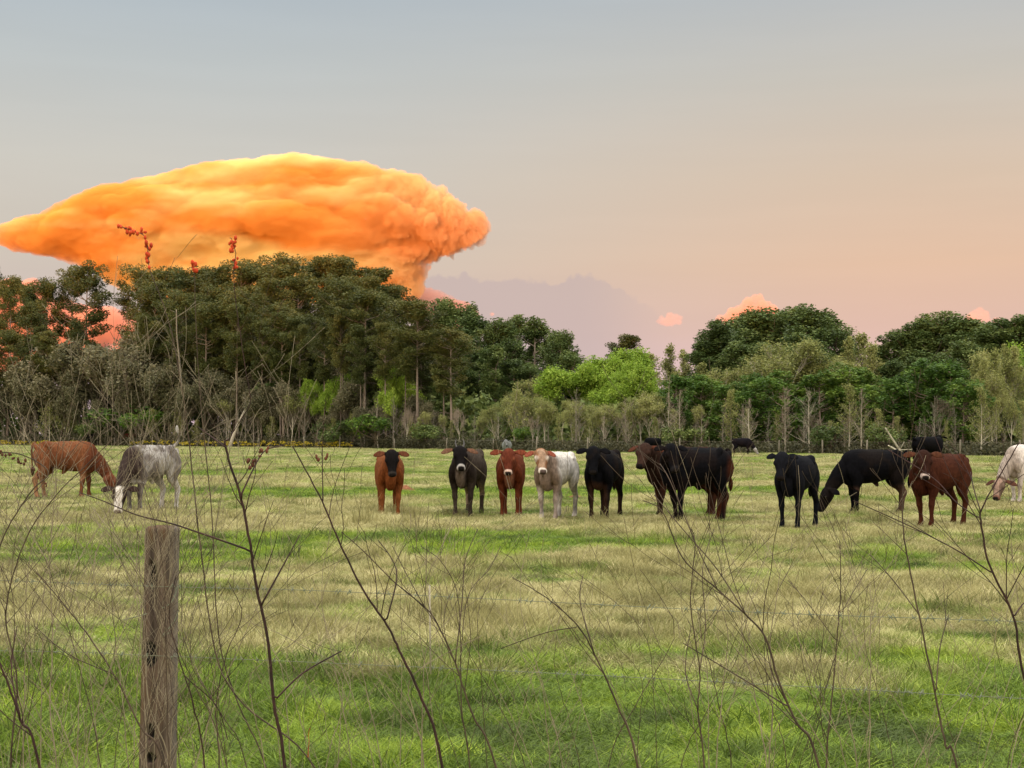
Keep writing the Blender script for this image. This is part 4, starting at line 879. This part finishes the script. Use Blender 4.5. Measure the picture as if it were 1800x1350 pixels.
for k in range(NZ+1):
    z = ztop*k/NZ - .05*(1-k/NZ)
    for a in range(NA):
        th = 2*math.pi*a/NA; rr0 = PR*(1.10-.13*k/NZ) + .0025*noise.noise((math.cos(th)*2, math.sin(th)*2, z*1.5)) + .0018*noise.noise((math.cos(th)*9, math.sin(th)*9, z*2.2)) 
        h_ = 0
        for ha, hpy, wa, hz in HOLES:
            zc = at(283, hpy, 5.2).z; q = ((th-(ha % (2*math.pi)))/wa)**2 + ((z-zc)/(hz/F*5.2))**2 + .45*noise.noise((th*5, z*40, ha*3))
            h_ = max(h_, min(1, max(0, (1.05-q)*3)))
        rr0 -= h_*.016
        edge = max(0, (z-(ztop-.012))/.012); rr0 *= 1-.10*edge**2
        lean = (z-.8)*.012
        V.append((math.cos(th)*rr0 + lean, math.sin(th)*rr0, z + (.004*noise.noise((th*2, 5, 5)) if k == NZ else 0))); hole.append(h_)
for k in range(NZ):
    for a in range(NA): Fc.append((k*NA+a, k*NA+(a+1)%NA, (k+1)*NA+(a+1)%NA, (k+1)*NA+a))
n0 = len(V)
for q, f_ in enumerate((.8, .55, .3)):
    for a in range(NA):
        p_ = V[NZ*NA+a]; V.append((p_[0]*f_, p_[1]*f_, ztop+.003+.004*noise.noise((p_[0]*f_*40, p_[1]*f_*40, 2)))); hole.append(0)
    b0 = NZ*NA if q == 0 else n0+(q-1)*NA; b1 = n0+q*NA
    for a in range(NA): Fc.append((b0+a, b0+(a+1)%NA, b1+(a+1)%NA, b1+a))
V.append((0,0,ztop+.002)); hole.append(0)
for a in range(NA): Fc.append((n0+2*NA+a, n0+2*NA+(a+1)%NA, len(V)-1))
pm = mesh('post', V, Fc, wm_); fattr(pm, hole, 'hole'); obj('post', pm, wf_)
WM, t, b = new_mat('old_wire', .8, .2); b.inputs['Base Color'].default_value = (.15,.17,.12,1)
def wire_run(pts, rad=.0010, barbs=True):
    P = catmull([tuple(p - wf_.location) for p in pts], 10); m_ = MB(); m_.tube(P, [rad]*len(P), 6)
    if barbs:
        L_ = 0
        for k in range(1, len(P)-1):
            for e in range(2):
                f_ = rt.uniform(0, 1); q = P[k]*(1-f_)+P[k+1]*f_
                a_ = rt.uniform(0, 3.14); dv = np.array([.006, math.cos(a_)*.012, math.sin(a_)*.012]); m_.tube([q-dv, q, q+dv], [.0008, .0016, .0008], 4)
                dv = np.array([-.006, math.sin(a_)*.012, -math.cos(a_)*.012]); m_.tube([q-dv, q, q+dv], [.0008, .0016, .0008], 4)
    m_.build('wire', WM, wf_)
FY = lambda px: float(np.interp(px, [-900, 0, 282, 1800, 2700], [5.7, 5.38, 5.12, 4.3, 3.9]))
for ys in ([(-900,985),(0,1020),(282,1031),(600,1040),(1300,1075),(1800,1093),(2700,1130)], [(-900,1135),(0,1144),(282,1153),(900,1180),(1400,1206),(1800,1228),(2700,1270)]):
    wire_run([at(px, py, FY(px)) for px, py in ys])
st_ = MB(); st_.tube([tuple(at(755, 1028, FY(755)-.01)-wf_.location), tuple(at(757, 1185, FY(755)-.01)-wf_.location)], [.003,.003], 6); st_.build('wire_stay', B_PALE, wf_)
# loose twisted wire tied round the post
for pl in ([(212,1090),(262,1076),(292,1062),(303,1045),(309,1020)], [(296,1110),(280,1118),(300,1094),(309,1072)]):
    m_ = MB(); P = catmull([tuple(at(x_+5, y_, 5.2-.062+.02*abs(x_-285)/40) - wf_.location) for x_, y_ in pl[0:]], 6); m_.tube(P, [.0017]*len(P), 5); m_.build('tie_wire', WM, wf_)

# ---------------------------------------------------------------- dry weeds between the camera and the fence
def weed_mat(name, c0, c1):
    m, t, b = new_mat(name, .75, .2); geo = N('ShaderNodeNewGeometry', t); n = noise_n(t, 18, 4, geo.outputs['Position'])
    rp = ramp(t, [(.35, c0+(1,)), (.7, c1+(1,))]); L(n, rp.inputs[0], t); L(rp.outputs[0], b.inputs['Base Color'], t); return m
W_RED = weed_mat('maroon_stem', (.016,.008,.007), (.045,.020,.017)); W_BRN = weed_mat('brown_stem', (.03,.02,.014), (.085,.06,.04)); W_TAN = weed_mat('dry_grey_stem', (.13,.105,.07), (.27,.225,.155))
W_SEED = weed_mat('seed_heads', (.05,.018,.010), (.14,.05,.028)); W_RUST = weed_mat('rusty_stalk', (.34,.03,.008), (.55,.07,.015))
def side_twigs(mb, P, rad, r, n, ln, lev=0, seeds=None, lo=.25, hi=.97):
    k = len(P)
    for q in range(n):
        i_ = min(k-2, int(k*r.uniform(lo, hi))); p0 = P[i_]; ax = P[i_+1]-P[i_]; ax = ax/(np.linalg.norm(ax)+1e-9)
        sd_ = np.array([r.choice((-1, 1))*r.uniform(.5, 1), r.uniform(-.5, .5), r.uniform(-.1, .4)]); d_ = ax*r.uniform(.6, 1.1) + sd_*r.uniform(.5, .9); d_ /= np.linalg.norm(d_)
        l_ = ln*r.uniform(.4, 1.1); pts = [p0]; 
        for s_ in range(4): d_ = d_ + np.array([r.gauss(0,.13), r.gauss(0,.13), r.gauss(0,.10)+.06]); d_ /= np.linalg.norm(d_); pts.append(pts[-1]+d_*l_/4)
        rr_ = rad[i_]*.5; pp = catmull(pts, 3); rs = np.linspace(rr_, max(.0005, rr_*.35), len(pp)); mb.tube(pp, rs, 4, cap=False)
        if lev > 0: side_twigs(mb, pp, rs, r, r.randint(1, 3), l_*.55, lev-1, seeds)
NW = [0]
def weed(name, main_, d, r0, r1, mat, label, branches=(), twigs=8, tl=.35, lev=1, seed_pts=(), d_top=None, seed=None, group='dry weed stems in front of the fence', lo=.25, hi=.97, seed_r=.006, wob=.0, rlist=None):
    NW[0] += 1; r = random.Random(seed or NW[0]*13)
    dt = d_top or d; n = len(main_)
    pts = [at(x_, y_, d + (dt-d)*i_/(n-1)) for i_, (x_, y_) in enumerate(main_)]
    # carry the stem down to the ground along its own slope
    dv = pts[0]-pts[1]; dv = dv.normalized(); g0 = Vector((pts[0].x + dv.x*max(0, pts[0].z)*.35, pts[0].y + .05, 0)); 
    if pts[0].z > .15: pts = [g0, g0.lerp(pts[0], .5) + Vector((dv.x*.04, 0, 0))] + pts
    o0 = np.array(pts[0]); P = catmull([tuple(p) for p in pts], 7) - o0
    for i_ in range(1, len(P)-1): P[i_] += np.array([r.gauss(0, .0005), r.gauss(0, .0005), 0])*(1+wob)
    r0 *= .56; r1 *= .85; rs = np.linspace(r0, r1, len(P)) if rlist is None else np.interp(np.linspace(0, 1, len(P)), rlist[0], rlist[1]); root = empty(name, tuple(o0)); tag(root, label, 'weed', group)
    st = MB(); st.tube(P, list(rs), 7)
    for i_ in range(4, len(P)-1, 5): st.tube([P[i_]-(P[i_+1]-P[i_])*.03, P[i_], P[i_]+(P[i_+1]-P[i_])*.03], [rs[i_], rs[i_]*1.35, rs[i_]], 7)
    st.build('stem', mat if mat is not W_RUST else W_BRN, root)
    tw = MB(); seeds = []
    for br in branches:
        px, dd = br[0], br[1] if not isinstance(br[1], tuple) else d
        pl = [tuple(at(x_, y_, d*.995 + .05*i_)) for i_, (x_, y_) in enumerate(br)]
        pp = catmull(pl, 6) - o0; k0 = np.argmin(np.linalg.norm(P-pp[0], axis=1)); pp[0] = P[k0]; rb = np.linspace(min(rs[k0]*.75, r0*.6), .0009, len(pp)); tw.tube(pp, list(rb), 6); side_twigs(tw, pp, rb, r, max(1, twigs//3), tl*.6, max(0, lev-1), seeds)
    side_twigs(tw, P, rs, r, twigs, tl, lev, seeds, lo, hi)
    if tw.n: tw.build('twigs', mat, root)
    for x_, y_ in seed_pts: seeds.append(np.array(at(x_, y_, dt)) - o0)
    for up_ in (False, True):
        grp = [q for q in seeds if (q[2] + o0[2] > CAM_H + .25) == up_]
        if not grp: continue
        sb = MB(); bm = bmesh.new(); bmesh.ops.create_icosphere(bm, subdivisions=1, radius=1); iv = np.array([v.co[:] for v in bm.verts]); fi = [tuple(v.index for v in f.verts) for f in bm.faces]; bm.free()
        for q in grp:
            for e in range(2):
                sb.add(iv*np.array([r.uniform(.6,1.2), r.uniform(.6,1.2), r.uniform(.8,1.7)])*seed_r*.6 + q + np.array([r.gauss(0,.5), r.gauss(0,.5), r.gauss(0,.6)])*seed_r, fi)
        sb.build('seed_heads', W_RUST if up_ else W_SEED, root)
    return root
dots = lambda a, b_, n: [(a[0]+(b_[0]-a[0])*i_/(n-1), a[1]+(b_[1]-a[1])*i_/(n-1)) for i_ in range(n)]
weed('dry_weed', [(500,1350),(482,1240),(470,1120),(450,1030),(440,960),(425,880),(396,786),(404,770),(425,735),(440,706),(432,650),(418,560),(412,500),(411,470),(414,445),(408,422),(404,418)], 3.0, .0062, .0012, W_RED,
     'tallest maroon weed stem, rising past the trees to the orange cloud right of the post',
     [[(423,872),(445,825),(466,792),(500,782)], [(441,968),(355,938),(300,920),(240,905),(180,880),(140,866)], [(482,1232),(530,1185),(590,1150),(600,1145)], [(460,1062),(500,990),(527,940)], [(396,786),(375,770),(350,752)]], 5, .22, 1,
     [(440,818),(446,806),(455,798),(462,793),(436,815),(470,790)]+dots((411,418),(409,445),7)+dots((412,455),(414,470),3), seed=5, hi=.42, seed_r=.0065, rlist=((0,.45,.5,1),(.0038,.0024,.0010,.0008)))
weed('dry_weed', [(778,1350),(742,1230),(705,1150),(680,1098),(640,1040),(600,960),(570,890),(545,840),(515,785)], 2.9, .0058, .0014, W_RED, 'dark maroon weed stem sweeping up left across the middle of the pasture',
     [[(678,1096),(697,1020),(690,985),(665,950)], [(568,885),(567,840),(566,790)]], 5, .2, 1, [(575,800),(556,806)], seed=8)
weed('dry_weed', [(872,1350),(830,1255),(800,1165),(765,1090),(740,1062),(690,1020),(640,970),(600,935)], 3.3, .0048, .0011, W_BRN, 'brown weed stem arching left, just right of the dark maroon one', [[(800,1165),(812,1060),(818,985),(840,930)],[(745,1064),(715,1010),(690,960)]], 7, .25, 1)
weed('dry_weed', [(826,1350),(812,1250),(810,1160),(805,1050),(778,990),(740,960)], 3.5, .0034, .0009, W_BRN, 'thin upright forked weed stem left of the picture centre', [[(810,1160),(822,1050),(860,1000),(880,960)]], 7, .25, 1)
weed('dry_weed', [(1122,1350),(1085,1240),(1045,1150),(1015,1100),(960,1050),(900,1015)], 3.1, .0052, .0010, W_BRN, 'brown weed stem arching left below the white calf', [[(1018,1102),(960,1112),(880,1140)],[(1045,1150),(1020,1060),(1025,1010)]], 4, .2, 1)
weed('dry_weed', [(1440,1350),(1400,1270),(1370,1200),(1345,1120),(1310,1080),(1260,1035),(1200,980),(1165,900),(1130,880)], 2.9, .0056, .0010, W_BRN, 'long brown weed stem leaning left towards the overlapping dark calves', [[(1312,1082),(1260,1000),(1200,930),(1150,870)],[(1390,1245),(1300,1190),(1200,1130)],[(1262,1036),(1225,960),(1180,850),(1160,815)]], 8, .3, 1)
weed('dry_weed', [(1238,1350),(1227,1250),(1230,1180),(1214,1060),(1222,960),(1216,930)], 3.2, .0042, .0010, W_BRN, 'upright weed stem below the overlapping dark calves', [[(1228,1250),(1205,1180),(1215,1100)],[(1230,1180),(1240,1100),(1235,1000),(1255,930)]], 8, .28, 1)
weed('dry_weed', [(1682,1350),(1662,1310),(1640,1200),(1615,1080),(1592,960),(1586,900),(1588,840),(1584,792)], 3.0, .0052, .0010, W_BRN, 'upright brown weed stem in front of the dark red brown calf', [[(1645,1220),(1652,1140),(1668,1080)],[(1614,1078),(1570,1020),(1530,975)]], 6, .22, 1)
weed('dry_weed', [(1850,1330),(1800,1190),(1780,1080),(1740,995),(1724,915),(1728,890),(1752,845),(1792,778)], 2.8, .0056, .0012, W_RED, 'stout maroon weed stem with a fork near the right edge', [[(1745,1008),(1690,972),(1640,945),(1585,918),(1500,880)], [(1722,912),(1680,882),(1640,840),(1560,790)],[(1724,900),(1712,860),(1706,830)],[(1782,1085),(1800,1060),(1830,1040)]], 6, .24, 1, seed=31)
weed('dry_weed', [(1352,1350),(1358,1240),(1354,1130),(1364,1060),(1372,1000)], 3.6, .0036, .0009, W_TAN, 'thin greyish weed stem below the lone blue black calf', (), 7, .25, 1)
weed('dry_weed', [(1452,1350),(1462,1230),(1470,1140),(1478,1030),(1476,950)], 3.4, .0046, .0010, W_BRN, 'straight brown weed stem below the black grazing calf', [[(1472,1130),(1420,1060),(1385,1020)],[(1478,1080),(1500,1040),(1525,1000)]], 8, .28, 1)
weed('dry_weed', [(290,1350),(248,1280),(200,1185),(150,1110),(110,1060),(60,1000)], 3.1, .0050, .0010, W_BRN, 'brown weed stem leaning left from the foot of the post', [[(200,1185),(120,1150),(60,1100)]], 9, .3, 1)
weed('dry_weed', [(70,1350),(36,1265),(5,1180),(-40,1090)], 2.6, .0058, .0016, W_RED, 'dark thick weed stem in the bottom left corner', [[(36,1262),(20,1180),(30,1100)]], 6, .25, 1)
weed('dry_weed', [(100,1350),(88,1250),(92,1120),(88,1000),(96,870),(100,800)], 3.4, .0036, .0010, W_TAN, 'upright grey weed stem below the brown grazing calf', [[(90,1100),(130,1000),(190,900),(230,830)],[(92,1000),(50,930),(20,850)]], 12, .35, 2)
weed('dry_weed', [(360,1350),(340,1240),(312,1150),(298,1080),(310,1010)], 3.0, .0036, .0009, W_RED, 'thin dark weed stem crossing the lower part of the post', [[(325,1190),(380,1240),(400,1300)]], 5, .25, 1)
weed('dry_weed', [(386,1350),(380,1245),(398,1150),(425,1080),(400,1020)], 3.2, .0036, .0009, W_BRN, 'thin forked weed stem between the post and the tallest stem', [[(380,1240),(345,1180),(322,1120)]], 7, .25, 1)
weed('dry_weed', [(18,1350),(30,1200),(10,1080),(40,960),(90,880),(160,810),(200,770)], 3.0, .0040, .0010, W_BRN, 'weed stem arching right over the far left brown calf', [[(12,1080),(-20,1000),(-30,900)]], 14, .4, 2)
weed('dry_weed', [(-30,1330),(-20,1100),(0,960),(50,870),(85,830),(40,800),(0,795)], 2.7, .0034, .0010, W_BRN, 'drooping weed twig with dark seed heads at the far left edge', (), 6, .3, 1, dots((-5,793),(40,812),7)+dots((44,815),(80,850),4), seed_r=.0045)
weed('dry_weed', [(300,1350),(262,1240),(255,1120),(240,1000),(262,900),(330,800)], 3.4, .0032, .0008, W_TAN, 'pale weed stem rising behind the twigs beside the post', [[(245,1000),(200,940),(160,890)]], 12, .4, 2)
weed('dry_weed', [(560,1360),(430,1240),(380,1150),(352,960),(335,800),(322,700),(305,600),(285,530),(264,476),(260,440),(254,415),(240,408),(222,402),(210,396)], 3.4, .0034, .0010, W_RUST, 'slender rusty weed stalk with beaded curled tip against the orange cloud', (), 1, .1, 0,
     dots((262,470),(258,425),8)+dots((254,412),(210,397),9), seed=77, lo=.1, hi=.2, seed_r=.0075, rlist=((0,.8,1),(.0022,.0009,.0013)))
weed('dry_weed', [(470,1360),(420,1240),(385,1120),(372,900),(352,700),(344,560),(342,466)], 3.6, .0030, .0010, W_RUST, 'short rusty weed tip just breaking the pine tops left of centre', (), 1, .1, 0, dots((343,476),(342,464),4), seed=78, lo=.1, hi=.2, seed_r=.0075, rlist=((0,1),(.0022,.0009)))
# finer plants filling the verge
rw = random.Random(99)
FC_ = {}
FINE = [x for x in range(-40, 430, 15)] + [x for x in range(460, 1860, 27)]
ORD = ORD + ['twenty-' + q for q in ORD[:9]] + ['thirtieth'] + ['thirty-' + q for q in ORD[:9]]
for i_, px in enumerate(FINE):
    px += rw.uniform(-14, 14); d_ = rw.uniform(2.9, 4.9); left = px < 430
    topy = rw.uniform(790, 960) if left else rw.uniform(900, 1130); ln_ = rw.uniform(-150, 150); c_ = rw.uniform(-95, 95)
    pts = [(px, 1352), (px+ln_*.2+c_*.5, 1352-(1352-topy)*.35), (px+ln_*.5+c_, 1352-(1352-topy)*.7), (px+ln_, topy)]
    near = ('left of the post' if px < 240 else 'around the post' if px < 430 else 'below the black faced calf' if px < 740 else 'below the horned calf' if px < 860 else 'below the white calf' if px < 1020 else 'below the overlapping dark calves' if px < 1290 else 'below the lone blue black calf' if px < 1450 else 'below the black grazing calf' if px < 1600 else 'near the right edge')
    weed('dry_weed', pts, d_, rw.uniform(.0020, .0034), .0006, rw.choice((W_TAN, W_BRN, W_TAN)), 'fine dry twiggy weed ' + near + ', ' + (ORD[FC_.setdefault(near, 0)] + ' from the left'), (), rw.randint(8, 13) if left else rw.randint(4, 9), .42 if left else .3, 2 if left else 1, seed=500+i_, wob=1.0, group='fine dry weeds ' + near, lo=.1); FC_[near] += 1
